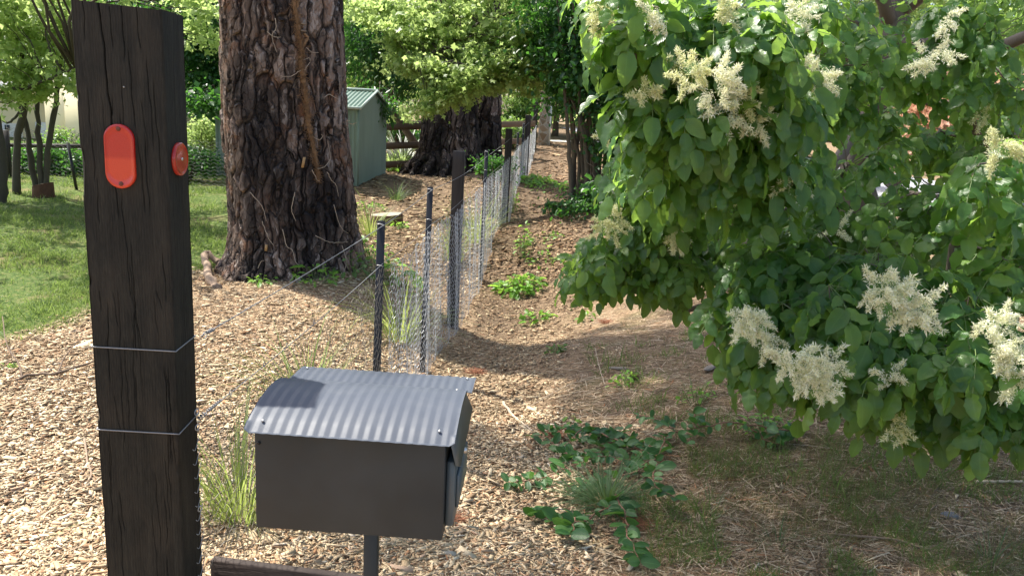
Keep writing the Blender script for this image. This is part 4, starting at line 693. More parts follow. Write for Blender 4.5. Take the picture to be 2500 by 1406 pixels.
for (x, y, z, r_, n) in ((2.6, 4.6, 3.4, 1.2, 34), (2.9, 3.4, 3.0, 1.0, 14), (3.8, 4.4, 3.0, 1.3, 30), (3.2, 5.8, 4.2, 1.6, 36), (4.2, 3.0, 2.2, .9, 8)):   # unseen boughs added above the frame to block light into the crown
    for _ in range(n): d = unit(rng.normal(0, 1, 3)) * rng.random() ** .4; ros.append((A(x, y, z) + d * r_ * A(1, 1, .6), 3.2))
LP, LD, LN, LS = [], [], [], []; RA, RB = [], []
for c, Y in ros:
    
    if c[1] < 2.2 and c[2] < 2.4: continue
    outw = unit((c - A(2.3, 5.6, 1.4)) * A(1, 1, .3)); nl = rng.integers(4, 6)
    ssz = .8 if Y > 3.05 and Y < 4 else 1.0
    for k in range(nl):
        a = k * 2.4 + rng.random(); side = A(math.cos(a), math.sin(a), 0); d0 = unit(outw * .7 + side * .75 + A(0, 0, rng.uniform(-.5, .5))); L = rng.uniform(.13, .2) * ssz; m = rng.choice([2, 3, 3]); P0 = c; dcur = d0; pts = [P0]
        for s_ in range(m + 1): dcur = unit(dcur + A(0, 0, -.42)); pts.append(pts[-1] + dcur * L / (m + 1) * (1.5 if s_ == 0 else .85))
        for s_ in range(1, m + 2):
            p = pts[s_]; dd = unit(pts[s_] - pts[s_ - 1]); RA.append(pts[s_ - 1]); RB.append(p); hn = unit(np.cross(dd, A(0, 0, 1)) + rng.normal(0, .15, 3)); nrm = unit(np.cross(hn, dd)); nrm = nrm if nrm[2] > 0 else -nrm; nrm = unit(nrm + outw * .25 + rng.normal(0, .25, 3))
            ends = [dd] if s_ == m + 1 else [unit(hn * .9 + dd * .5 - A(0, 0, .25)), unit(-hn * .9 + dd * .5 - A(0, 0, .25))]
            for e_ in ends: LP.append(p); LD.append(unit(e_ + rng.normal(0, .16, 3) - A(0, 0, .12))); LN.append(nrm); LS.append((.078 if s_ == m + 1 else .066) * ssz * rng.lognormal(0, .17))
LP, LD, LN, LS = map(np.array, (LP, LD, LN, LS)); LN = unit(LN + rng.normal(0, .2, LN.shape)); V, F, at_ = scatter(ASH, basis(LD, LN) * LS[:, None, None], LP, np.clip(rng.normal(.45, .33, len(LP)), 0, 1))
under(mesh('crown', V, F, LM_ASH, None, at_, True), ash)
V, F = prisms(np.array(RA), np.array(RB), .0013, 3); under(mesh('leaf_stalks', V, F, simple('green_stalk', (.14, .2, .06), .6, 0, .2, 20)), ash)
b = MB(); V, F = tube(tk, np.interp(np.linspace(0, 1, 40), [0, .1, .6, 1], [.16, .125, .1, .05]), 14); b.add(V, F)
# limbs: from the trunk out to each group of branches, then twigs
tips = []
for px, py, Y, rx, ry, n in BL: tips.append(at(px, py, Y + .1))
main = [([tk[14], A(1.9, 4.9, 1.35), A(1.5, 4.2, 1.3), A(.95, 3.6, 1.0), at(1500, 620, 3.5)], .045, .008), ([tk[20], A(1.7, 4.6, 2.0), A(1.3, 3.7, 2.05), A(.9, 3.0, 1.95), at(1560, 150, 2.7)], .045, .008), ([tk[8], A(2.3, 4.6, .75), A(2.05, 3.7, .8), A(1.75, 3.1, .8), at(2050, 850, 2.6)], .05, .008), ([tk[10], A(2.7, 4.7, .9), at(2480, 600, 3.4), at(2360, 730, 3.1), at(2180, 820, 2.7)], .04, .01), ([tk[22], A(2.7, 4.8, 2.1), A(2.6, 4.0, 2.2), A(2.2, 3.2, 2.1)], .05, .01), ([tk[26], A(2.9, 4.4, 2.9), A(2.7, 3.3, 2.9)], .05, .012), ([tk[12], A(1.9, 5.0, 1.0), at(1900, 690, 4.0), at(1700, 750, 3.5), at(1590, 720, 3.4)], .03, .007), ([tk[24], A(1.7, 4.8, 2.8), A(1.1, 3.9, 2.9)], .05, .01), ([tk[16], A(3.0, 5.0, 1.7), at(2420, 350, 3.8), at(2330, 230, 3.6)], .035, .01), ([at(2480, 600, 3.4), at(2410, 725, 3.2), at(2500, 735, 3.0), A(2.3, 2.9, .9)], .018, .008), ([tk[14], at(2150, 420, 4.6), at(2210, 465, 4.1), at(2300, 490, 3.7)], .02, .007)]
allp = [tk]
for pts, r0, r1 in main: P = smooth_path(pts, 20, .012); V, F = tube(P, np.linspace(r0, r1, 20), 8); b.add(V, F); allp.append(P)
allp = np.concatenate(allp); sec = []
for tpt in tips: s_ = allp[np.argmin(np.linalg.norm(allp - tpt, axis=1))]; V, F = limb(s_, tpt, .013, .006, 8, .05, .05, 6); b.add(V, F); sec.append(V[:48].reshape(8, 6, 3).mean(1))
allp = np.concatenate([allp] + sec)
for c, Y in ros: s_ = allp[np.argmin(np.linalg.norm(allp - c, axis=1))]; V, F = limb(s_, c, .0045, .002, 6, .08, .06, 4); b.add(V, F)
under(b.build('trunk', MASHB, None, True), ash)
# flower panicles
t = NT('ash_flower'); r_ = t.attr('rnd'); cc = t.ramp(r_, [(0, (.72, .74, .42)), (.4, (.86, .86, .62)), (1, (.92, .91, .76))]); MFLOW = t.done(t.n('MixShader', {0: .4, 1: t.pbsdf(Base_Color=cc, Roughness=.7), 2: t.n('BsdfTranslucent', {'Color': cc})}))
t = NT('yellow_flower'); r_ = t.attr('rnd'); cc = t.ramp(r_, [(0, (.6, .63, .28)), (.5, (.75, .76, .44)), (1, (.85, .85, .6))]); MFLOY = t.done(t.n('MixShader', {0: .4, 1: t.pbsdf(Base_Color=cc, Roughness=.7), 2: t.n('BsdfTranslucent', {'Color': cc})}))
def panicle(c, rx, rz, parent, mat, dens=1.0):
    n = int(16 * dens); ps, ds = [], []
    for k in range(n):
        o = unit(rng.normal(0, 1, 3)) * rng.random() ** .5 * A(rx, rx * .5, rz); base = c + o; d = unit(o / max(rx, .01) * .9 + A(rng.normal(0, .4), -.4, -.2 + rng.normal(0, .5))); L = rng.uniform(.035, .07)
        m = int(150); tt = rng.random(m); core = base + d * (tt * L)[:, None] + rng.normal(0, .006, (m, 3)) * (1.3 - tt)[:, None]; dir_ = unit(d * .5 + rng.normal(0, .75, (m, 3))); ps.append(core); ds.append(dir_)
    P, D_ = np.concatenate(ps), np.concatenate(ds); M = basis(D_, rng.normal(0, 1, P.shape)) * (.011 * rng.lognormal(0, .25, len(P)))[:, None, None]
    V, F, a_ = scatter([diamond(.13, .03), diamond(.09, .05)], M, P); under(mesh('flower_cluster', V, F, mat, None, a_), parent)
for px, py, s, Y, m in ((1750, 205, 48, 2.2, 0), (1690, 175, 34, 2.2, 1), (1480, 25, 45, 2.4, 1), (1590, 32, 28, 2.35, 0), (1668, 170, 36, 2.4, 1), (1945, 190, 34, 2.55, 0), (2005, 180, 36, 2.5, 0), (1775, 275, 45, 2.4, 0), (1845, 300, 32, 2.45, 0), (1815, 235, 28, 2.4, 1), (1945, 30, 34, 2.5, 0), (1785, 15, 30, 2.4, 1), (2305, 45, 20, 2.7, 0), (2265, 145, 30, 2.7, 0), (2440, 365, 45, 2.4, 1), (1487, 535, 42, 3.05, 1), (1660, 570, 36, 3.05, 0), (1575, 225, 26, 2.4, 1), (1740, 515, 22, 2.9, 0), (1930, 445, 28, 2.7, 0), (2045, 560, 18, 3.2, 0), (1825, 775, 52, 2.42, 0), (1870, 840, 34, 2.5, 0), (1950, 885, 52, 2.25, 0), (1985, 940, 40, 2.25, 0), (2030, 900, 30, 2.3, 0), (2190, 725, 52, 2.22, 0), (2245, 755, 40, 2.22, 0), (2140, 710, 30, 2.25, 0), (2450, 850, 45, 2.15, 0), (2430, 790, 34, 2.2, 0), (2480, 920, 30, 2.15, 0), (2172, 915, 20, 2.3, 0), (2205, 1040, 22, 2.3, 1), (1480, 330, 18, 3.2, 1), (2300, 130, 20, 2.8, 0), (2405, 280, 20, 3.2, 1)):
    s = s * (.8 if py < 420 else 1)
    panicle(at(px, py, Y), s * Y / FPX * .85, s * Y / FPX * .9, ash, MFLOY if m else MFLOW, (s / 45) ** 1.7 + .12)
# ---- maples and woods behind ----
def B(px, py, Y, rx, rz, ry, n): c = at(px, py, Y); return (c[0], c[1], c[2], rx, ry, rz, n)
def S(*p): return [at(*q) for q in p]
MSAP = simple('grey_green_bark', (.06, .052, .034), .85, 0, .3, 14)
tb = G(*at(75, 445, 11)[:2]); 
tree('maple_tree', 'multi stemmed young maple with pale green leaves at the far left of the lawn', 'tree', tb,
     [([G(*at(40, 460, 10.8)[:2], -.05)] + S((40, 350, 10.8), (62, 250, 10.8), (48, 120, 10.8), (30, -40, 10.8)), .055, .03), ([G(*at(90, 455, 11)[:2], -.05)] + S((72, 380, 11), (62, 290, 11), (30, 190, 11), (0, 60, 11)), .045, .02),
      ([G(*at(100, 450, 11)[:2], -.05)] + S((98, 370, 11), (90, 260, 11), (105, 120, 11), (125, -20, 11)), .042, .02), ([G(*at(108, 450, 11)[:2], -.05)] + S((120, 360, 11), (138, 240, 11), (150, 140, 11), (160, -20, 11)), .045, .022), ([G(*at(-5, 470, 10)[:2], -.05)] + S((0, 420, 10), (-5, 330, 10), (-40, 200, 10)), .09, .06), (S((-40, 228, 10.2), (60, 215, 10.1), (120, 195, 10.), (185, 165, 9.9)), .022, .012), (S((60, 260, 10.8), (20, 300, 10.8), (-20, 260, 10.8)), .02, .01)],
     [B(40, 120, 10.5, 1.1, .4, 1.0, 1700), B(120, 60, 10.8, .9, .4, 1.0, 1500), B(30, 20, 10.5, 1.1, .4, 1, 1500), B(110, 190, 10.3, .7, .14, .5, 420), B(-20, 200, 10.2, .7, .2, .5, 420), B(500, 40, 12.5, .5, .5, .5, 900), B(140, -90, 10.8, 1.5, .5, 1, 900), B(40, 240, 10.3, .6, .1, .4, 150), (-6.2, 9.3, 4.1, 1.6, 1.4, .4, 700), (-8.6, 9.8, 4.2, 1.8, 1.3, .4, 600), (-4.3, 10.6, 4.3, 1.2, 1.2, .4, 500), (-5.2, 8.6, 3.9, 1.1, 1.0, .35, 600)], LM_LIME, .07, PALM, MSAP, sub=26, tight=.15, flat=.4, branches=14)  # last four blobs: unseen, added above the frame to dapple the lawn
tree('evergreen_tree', 'dark glossy tree between the black post and the big pine', 'tree', G(-5.6, 16), [([G(-5.6, 16.2, -.1), A(-5.7, 16.2, 2), A(-5.5, 16.2, 5)], .14, .05)],
     [B(500, 110, 15.6, 1.1, 1.2, .9, 7000), B(430, 40, 15.8, 1.2, 1.2, 1, 4500), B(515, 200, 15.5, .55, .4, .5, 1300), B(505, 245, 13.9, .28, .25, .3, 900), B(350, 60, 16, 2.5, 1.2, 1, 2500)], LM_DARK, .085, DIA, sub=60, tight=.17)
tree('weeping_tree', 'fine leaved dark green tree hanging over the green shed', 'tree', G(-2.0, 18.6), [([G(-1.95, 18.6, -.1)] + S((952, 260, 18.6), (925, 205, 18.6), (930, 120, 18.6), (960, 20, 18.6)), .09, .05)],
     [B(930, 120, 17.6, 1.05, .95, .8, 8500), B(890, 60, 18, .8, 1.0, .8, 4500), B(985, 190, 17.8, .7, .5, .6, 2600), B(925, 262, 15.6, .3, .25, .3, 700), B(900, -50, 18, 1.6, .8, 1, 2500)], LM_DARK, .075, [diamond(.2, .05)], sub=70, tight=.16, flat=.9, hang=.9, up=.4)
tree('maple_tree', 'bright maple boughs overhanging the double pine and the fence', 'tree', G(1.6, 13.2), [([G(1.65, 13.2, -.1), A(1.7, 13.2, 1.6), A(1.5, 13.1, 3.2), A(1.1, 13, 5)], .11, .06), ([A(1.6, 13.1, 2.7), A(.5, 12.8, 3.1), A(-.6, 12.6, 2.9), A(-1.6, 12.4, 2.2)], .04, .012), ([A(1.5, 13.1, 3.1), A(.3, 13, 3.8), A(-1.2, 13, 3.7), A(-2.2, 13, 3.3)], .04, .012)],
     [B(1110, 165, 12.6, .75, .38, .9, 4600), B(1240, 120, 12.6, .8, .45, .9, 4600), B(1060, 60, 13, 1.0, .4, .9, 3600), B(1090, 235, 12.3, .36, .14, .3, 1300), B(1170, 200, 12.3, .42, .22, .5, 2200), B(1330, 100, 12.6, .7, .5, .9, 4000), B(1010, 130, 13, .5, .35, .6, 2400), B(1035, 265, 12.3, .2, .08, .2, 350), B(1180, 20, 13, 1.3, .5, 1.0, 3200), B(930, 20, 13.5, .8, .3, .6, 2200), B(1290, 190, 12.4, .35, .25, .4, 1500), B(1200, -90, 13, 1.9, .6, 1.2, 2500), (-1.6, 16.6, 5.6, 1.4, 1.4, .5, 3500)], LM_LIME, .062, PALM, MSAP, sub=70, tight=.1, flat=.4, branches=12)  # last blob: added out of view to shade the track
# many stemmed shrub by the track
sb = G(*at(1440, 480, 11.5)[:2]); sy = sb[1]; root_st = []
for k, (x0, x1, yt) in enumerate(((1395, 1372, 120), (1405, 1390, 60), (1412, 1385, 200), (1422, 1415, 40), (1430, 1408, 150), (1438, 1432, 20), (1446, 1440, 120), (1455, 1450, 60), (1466, 1475, 80), (1478, 1500, 120), (1490, 1520, 200), (1400, 1440, 260), (1450, 1400, 250))):
    yy = sy + rng.uniform(-.3, .4); p = at(x0, 470, yy); root_st.append(([G(p[0], yy, -.05), at(x0 + rng.uniform(-4, 4), 400, yy), at((x0 + x1) / 2, 300, yy), at(x1, yt, yy), at(x1 + (x1 - x0) * .6, yt - 160, yy)], rng.uniform(.03, .05), .012))
tree('tall_shrub', 'thicket of tall bare stems with dark leaves above, right of the track', 'shrub', sb, root_st,
     [B(1440, 120, sy, .75, .6, .5, 4800), B(1380, 180, sy, .32, .5, .4, 1400), B(1500, 200, sy - .3, .6, .6, .4, 3200), B(1560, 330, sy - .4, .7, .6, .4, 3200), B(1540, 60, sy, .8, .6, .5, 3000), B(1345, 90, sy + .5, .5, .5, .4, 1600), B(1360, 40, sy, .45, .5, .4, 1600), B(1650, 200, sy, 1, 1, .5, 3000), B(1500, 480, sy - .6, .35, .22, .3, 1100), B(1450, -60, sy, 1.4, .6, .9, 2500), B(1620, 520, sy - .6, .6, .3, .3, 1500)], LM_DARK, .065, OVAL, simple('stem_bark', (.12, .09, .06), .85, 0, .3, 14), sub=50, tight=.13, branches=14)
# background trees
def bgtree(name, label, x, y, h, r_, n, mat, size=.12, tpl=DIA, lowz=1.2, tr=.12):
    g_ = gz(x, y)[0]; return tree(name, label, 'tree', A(x, y, g_), [([A(x, y, g_ - .1), A(x + .1, y, g_ + h * .4), A(x - .1, y, g_ + h * .85)], tr, .04)],
      [(x + rng.uniform(-.4, .4) * r_, y + rng.uniform(-.3, .3) * r_, g_ + lowz + (h - lowz) * f, r_ * (1.05 - f * .5), r_ * (1 - f * .5), (h - lowz) * .2, int(n / 4)) for f in (.1, .35, .6, .88)], mat, size, tpl, sub=70, tight=.3, branches=8)
for a_ in (('tree', 'pale green tree behind the cream house roof at far left', -17, 30, 8, 4, 12000, LM_FAR, .18), ('tree', 'broad mid green tree behind the black post', -11.5, 31, 9, 3.6, 12000, LM_MID, .18), ('tree', 'mid green tree seen left of the pine top', -8.8, 20.5, 6, 1.8, 8000, LM_MID, .11), ('tree', 'rounded tree behind the shed roof', -5.2, 26, 8, 3, 12000, LM_FAR, .14),
           ('tree', 'sunlit yellow green tree behind the weeping tree', -1.2, 31, 8, 3.2, 14000, LM_FAR, .15), ('tree', 'leafy tree above the clipped hedge', 1.2, 28.5, 8, 2.6, 12000, LM_MID, .13), ('tree', 'dark tree beside the stone pillar', 3.0, 27.5, 6.5, 1.9, 9000, LM_DARK, .12), ('tree', 'green tree beyond the stem thicket', 4.6, 19.5, 7, 2.0, 10000, LM_MID, .11, DIA, .5), ('tree', 'tree beyond the gravel road behind the ash', 9.5, 27, 8, 4, 12000, LM_FAR, .18), ('tree', 'tree at the far right behind the ash', 17, 26, 8, 4.5, 10000, LM_MID, .18)):
    bgtree(*a_)
n = 60000; bl = [(x, 44 + 3 * math.sin(x), 5, 4.5, 2.5, 4.5, n // 14) for x in np.linspace(-34, 34, 14)]; V, F, at_, _c2 = foliage(bl, .42, DIA, 90, .6, .6); tag(mesh('woods', V, F, LM_FAR, None, at_), 'distant sunlit woods closing the view behind everything', 'woods', kind='stuff')
# hedge with yellow tips
hx = at(1272, 280, 24)[0]; hz = gz(hx, 24)[0]; hd = thing('hedge', 'clipped hedge with yellow tips beside the stone pillar', 'hedge', (hx, 24, hz)); V, F, at_, _c2 = foliage([(hx, 24, hz + .95, .55, .35, .75, 5200), (hx - .4, 24, hz + .7, .5, .3, .6, 2000)], .06, DIA, 60, .09); under(mesh('foliage', V, F, LM_MID, None, at_), hd)
V, F, at_, _c2 = foliage([(hx, 23.9, hz + 1.75, .5, .3, .1, 1500)], .07, DIA, 40, .07); under(mesh('yellow_tips', V, F, leafmat('yellow_tip', (.3, .26, .03), (.45, .38, .05), (.55, .42, .1), (.6, .55, .1), .4), None, at_), hd)
def bush(name, label, px, py, Y, rx, rz, n, mat, size, tpl=DIA, ry=None, cat='shrub', **kw):
    c = at(px, py, Y); g_ = gz(c[0], Y)[0]; r = thing(name, label, cat, (c[0], Y, g_)); V, F, at_, cents = foliage([(c[0], Y, c[2], rx, ry or rx, rz, n)], size, tpl, **({'sub': 50, 'tight': .1} | kw)); under(mesh('foliage', V, F, mat, None, at_), r); b = MB()
    for q in np.concatenate(cents)[:30]: V, F = limb(A(c[0] + rng.normal(0, .05), Y + rng.normal(0, .05), g_ - .03), q, .012, .004, 6, .05, .05, 4); b.add(V, F)
    under(b.build('stems', MTWIG, None, True), r); return r
bush('shrub', 'light green bushy shrub between the post and the pine', 497, 325, 17, .42, .42, 2600, LM_LIME, .06)
bush('shrub', 'round pale lavender bush behind the rail fence', 975, 292, 20, .4, .18, 1600, LM_FAR, .06); bush('shrub', 'dark leaved shrub in the bed behind the rails', 985, 335, 20.5, .8, .3, 1600, LM_DARK, .08)
bush('shrub', 'shrub beneath the top rail near the pillar', 1250, 320, 22, .5, .45, 2600, LM_MID, .07); bush('shrub', 'low green shrub along the house wall', 150, 345, 20, .5, .28, 1800, LM_MID, .07); bush('shrub', 'dark undergrowth below the stem thicket', 1470, 500, sy - .5, .75, .2, 2600, LM_DARK, .05, OVAL)
bush('shrub', 'shaded leafy shrub at the foot of the flowering tree', 1620, 480, 8.5, .8, .35, 2600, LM_DARK, .06, OVAL); bush('red_maple', 'orange red leaved maple bush across the gravel road', 2370, 285, 16, 1.6, .8, 9000, leafmat('red_leaf', (.38, .15, .08), (.52, .26, .15), (.64, .4, .26), (.7, .4, .25), .4), .09, PALM, cat='shrub')
bush('shrub', 'grassy green bank shrub left of the gravel road', 1960, 640, 7.5, 1.0, .2, 1600, LM_LIME, .06); bush('shrub', 'dark green shrub growing at the fence beside the double pine', 1205, 400, 13.5, .28, .18, 1300, LM_DARK, .055)
for px, rx in ((40, .8), (150, .7), (300, .9), (450, .6)): bush('shrub', {40: 'dark undergrowth behind the lawn fence at the far left', 150: 'dark undergrowth behind the leaning black picket', 300: 'undergrowth hidden behind the black post', 450: 'undergrowth right of the black post'}[px], px, 392, 13.4, rx, .24, 2200, LM_DARK, .06, ry=.35)
# strap leaved clumps
STRAP = [blade(5, .022, .75), blade(5, .018, .45), blade(5, .02, 1.0)]
def clump(name, label, cat, p, n, h, mat, spread=.5, r0=.06, tpl=STRAP, hv=.25, group=None):
    p = np.asarray(p, float); a = rng.uniform(0, 6.283, n); q = rng.random(n) ** .6; d = unit(np.stack([np.cos(a) * spread * q, np.sin(a) * spread * q, np.ones(n)], 1)); M = basis(d, unit(np.stack([np.cos(a) * -1, -np.sin(a), 0 * a], 1) + rng.normal(0, .2, (n, 3)))); M[:, :, 2] *= 1
    P = p + np.stack([np.cos(a) * r0 * q, np.sin(a) * r0 * q, 0 * a - .01], 1); P[:, 2] = gz(P[:, 0], P[:, 1]) - .01; M = M * (h * rng.lognormal(0, hv, n))[:, None, None]; V, F, at_ = scatter(tpl, M, P); V = V - p; o = mesh(name, V, F, mat, None, at_); o.location = Vector(p); return tag(o, label, cat, group)
FINE = [blade(4, .008, .5), blade(4, .006, .2), blade(4, .007, .9)]
LM_REED = leafmat('reed_leaf', (.1, .17, .03), (.16, .24, .05), (.3, .34, .12), (.4, .5, .1), .4, .5, .4, 0); LM_TUSS = leafmat('tussock_leaf', (.045, .1, .04), (.08, .15, .06), (.15, .22, .09), (.2, .3, .06), .3, .5, .4, 0)
for px, py, Y, n, lab in ((505, 425, 15.2, 220, 'strap leaved plant at the foot of the shed left of the pine'), (535, 435, 14.6, 160, 'second strap leaved plant tucked against the pine side of the shed'), (470, 420, 15.6, 180, 'strap leaved plant nearest the black post')):
    clump('agapanthus', lab, 'plant', G(at(px, py, Y)[0], Y), n, .55, LM_DARK, 1.1, .2)
for k in range(6): px = 955 + k * 14; clump('agapanthus', 'bright strap leaved clump under the rails between shed and double pine', 'plant', G(at(px, 380, 18.2)[0], 18.2), 110, .5, LM_LIME, 1.0, .15, group='strap leaved clumps under the rail fence')
clump('white_iris', 'pale grey flowering spikes behind the middle rail', 'plant', G(at(985, 340, 18.6)[0], 18.6), 130, .85, simple('pale_spike', (.4, .42, .36), .7, 0, .3, 30), .4, .3)
hb_ = lambda px, py: hit(px, py)
clump('grass_clump', 'upright grass clump behind the mailbox roof', 'grass', hit(750, 985), 120, .4, LM_REED, .75, .2, FINE)
clump('grass_clump', 'fine green grass clump between the post and the mailbox', 'grass', hit(585, 1268), 230, .36, LM_REED, .35, .1, FINE)
clump('grass_clump', 'tall arching grass inside the netting past the first picket', 'grass', hit(975, 830), 170, .5, LM_REED, .5, .14, FINE); clump('grass_clump', 'tall narrow grass beside the thick fence post', 'grass', hit(1105, 640), 110, .55, LM_REED, .25, .12, FINE); clump('grass_clump', 'feathery grass to the right of the pine base', 'grass', hit(905, 575), 130, .45, LM_REED, .4, .15, FINE)
clump('grass_clump', 'tall grass inside the netting behind the thick post', 'grass', hit(1165, 590), 110, .6, LM_REED, .3, .15, FINE)
clump('grass_clump', 'small dark grass clump on the chips near the double pine', 'grass', hit(968, 490), 120, .32, LM_TUSS, .5, .1, FINE); clump('grass_tussock', 'dense blue green tussock among the trailing leaves at lower centre', 'grass', hit(1480, 1235), 620, .2, LM_TUSS, 1.6, .05, FINE, .3)
for px, py, n, h, lab in ((1760, 1140, 60, .1, 'small grass tuft right of the trailing leaves'), (2420, 1380, 60, .16, 'grass tuft in the bottom right corner'), (1900, 1340, 60, .12, 'grass tuft near the bottom edge beside the long twig'), (1740, 1240, 70, .1, 'grass tuft below the pale stick'), (2180, 1240, 70, .08, 'dark grass tuft left of the grey stone'), (1690, 960, 50, .12, 'grass tuft under the lowest ash leaves')):
    clump('grass_tuft', lab, 'grass', hit(px, py), n, h, LM_TUSS, .8, .06, FINE)
# small leafy plants
def leafy(name, label, p, n, r0, h, size, mat, tpl=OVAL, up=.9, cat='plant'):
    p = np.asarray(p, float); a = rng.uniform(0, 6.283, n); q = rng.random(n) ** .55; P = np.stack([np.cos(a) * r0 * q, np.sin(a) * r0 * q, h * (1 - .6 * q * q) * rng.uniform(.35, 1, n)], 1); wp = P + p; P[:, 2] += gz(wp[:, 0], wp[:, 1]) - p[2]
    d = unit(np.stack([np.cos(a), np.sin(a), rng.normal(-.1, .3, n)], 1) + rng.normal(0, .35, (n, 3))); M = basis(d, unit(rng.normal(0, .3, (n, 3)) + A(0, 0, up))) * (size * rng.lognormal(0, .25, n))[:, None, None]; V, F, at_ = scatter(tpl, M, P); root = thing(name, label, cat, p)
    o = mesh('leaves', V, F, mat, root, at_, True); st = P - d * .0; base = P * A(.35, .35, 0) + A(0, 0, -.01); base[:, 2] += gz(base[:, 0] + p[0], base[:, 1] + p[1]) - p[2]; V, F = prisms(base, st, .0016); mesh('stems', V, F, bpy.data.materials['green_stalk'], root); return root
LM_HERB = leafmat('herb_leaf', (.08, .2, .02), (.12, .28, .03), (.2, .38, .06), (.4, .65, .08), .42, .4, .45, .25)
for px, py, n, r0, h, s, lab in ((1268, 715, 150, .27, .2, .075, 'large bright green leafy plant on the track floor'), (1312, 785, 46, .16, .1, .055, 'small leafy plant below the large bright one'), (1357, 862, 30, .07, .07, .045, 'tiny dark green plant in the shadow of the pine'), (1305, 448, 140, .4, .15, .09, 'low green plant at the far netting foot'), (1345, 460, 120, .5, .1, .08, 'green weeds across the far track'), (905, 640, 90, .3, .25, .06, 'green seedlings at the right foot of the pine'), (860, 665, 70, .3, .2, .06, 'dark green ivy patch below the pine bark'),
                                 (770, 690, 60, .22, .16, .055, 'leafy sprigs in front of the pine foot'), (640, 695, 30, .12, .1, .05, 'yellow green sprig at the pine foot'), (978, 700, 110, .22, .25, .06, 'lime green leafy weed behind the netting'), (975, 560, 30, .12, .12, .05, 'small weed below the stump disc'), (1430, 740, 20, .12, .06, .05, 'pale weed under the left tip of the ash'), (1435, 778, 16, .1, .06, .045, 'small weed on the sunny bank'), (1320, 600, 50, .3, .08, .05, 'scattered weeds on the track edge'), (1330, 640, 30, .2, .08, .05, 'sparse weeds right of the fence foot'),
                                 (1520, 945, 40, .1, .1, .035, 'bright sprig beside the pine cone'), (1390, 1030, 9, .05, .04, .04, 'two leaf seedling on sunny needles'), (1870, 1060, 60, .16, .1, .035, 'small leaved weed right of the creeper'), (1700, 990, 30, .1, .14, .03, 'upright seedling under the ash'), (1275, 640, 50, .1, .5, .05, 'climbing weed on the far netting'), (1250, 520, 60, .12, .5, .05, 'second climbing weed on the far netting'), (15, 905, 12, .05, .04, .03, 'tiny weed at the left edge of the chips'), (980, 420, 40, .3, .1, .08, 'weed by the shed corner'), (895, 510, 60, .3, .1, .05, 'weeds beside the stump disc')):
    leafy('leafy_plant', lab, hit(px, py), n, r0, h, s, LM_HERB if 'dark' not in lab else LM_MID)
# creeper with glossy dark leaves
LM_CREEP = leafmat('creeper_leaf', (.016, .07, .014), (.035, .115, .022), (.08, .18, .04), (.15, .35, .04), .25, .42, .5, .45)
cr_ = thing('trailing_shrub', 'trailing woody creeper with dark glossy paired leaves around the tussock', 'shrub', hit(1560, 1180)); P_, D_, S_ = [], [], []; b = MB()
runs = [[(1950, 1085), (1780, 1075), (1640, 1090), (1560, 1140), (1450, 1160), (1330, 1190), (1240, 1200)], [(1560, 1120), (1440, 1090), (1360, 1080), (1300, 1100)], [(1640, 1090), (1560, 1060), (1480, 1110), (1400, 1150), (1340, 1120)], [(1560, 1180), (1440, 1200), (1330, 1215)], [(1500, 1250), (1400, 1300), (1300, 1275)], [(1400, 1300), (1390, 1330)], [(1500, 1230), (1520, 1290), (1530, 1350), (1560, 1400)], [(1600, 1180), (1590, 1230), (1640, 1270)], [(1700, 1085), (1670, 1130)], [(1700, 1080), (1690, 1040)], [(1830, 1080), (1900, 1100), (1930, 1060)], [(1620, 1100), (1600, 1150), (1540, 1170)], [(1480, 1110), (1420, 1090), (1370, 1130)], [(1530, 1130), (1490, 1080), (1430, 1110)], [(1580, 1120), (1530, 1090), (1500, 1150)]]
for run in runs:
    W = [hit(x, y) + A(0, 0, rng.uniform(.03, .1)) for x, y in run]; L = sum(np.linalg.norm(W[i + 1] - W[i]) for i in range(len(W) - 1)); P = smooth_path(W, max(8, int(L / .03)), .004); V, F = tube(P, np.linspace(.0045, .002, len(P)), 5); b.add(V, F); T = unit(np.gradient(P, axis=0))
    for i in range(1, len(P)):
        if rng.random() < .85 or i == len(P) - 1:
            for s_ in (-1, 1): sd = np.cross(T[i], A(0, 0, 1)) * s_; P_.append(P[i]); D_.append(unit(sd + T[i] * .4 + rng.normal(0, .35, 3) + A(0, 0, rng.uniform(-.1, .5)))); S_.append(.06 * rng.lognormal(0, .22))
P_, D_, S_ = map(np.array, (P_, D_, S_)); V, F, at_ = scatter([ovate(6, .27, .09, .1, .01, k, .52) for k in range(4)], basis(D_, unit(rng.normal(0, .4, P_.shape) + A(0, -.3, .9))) * S_[:, None, None], P_); under(mesh('leaves', V, F, LM_CREEP, None, at_, True), cr_); under(b.build('stems', simple('red_stem', (.2, .1, .06), .7), None, True), cr_)
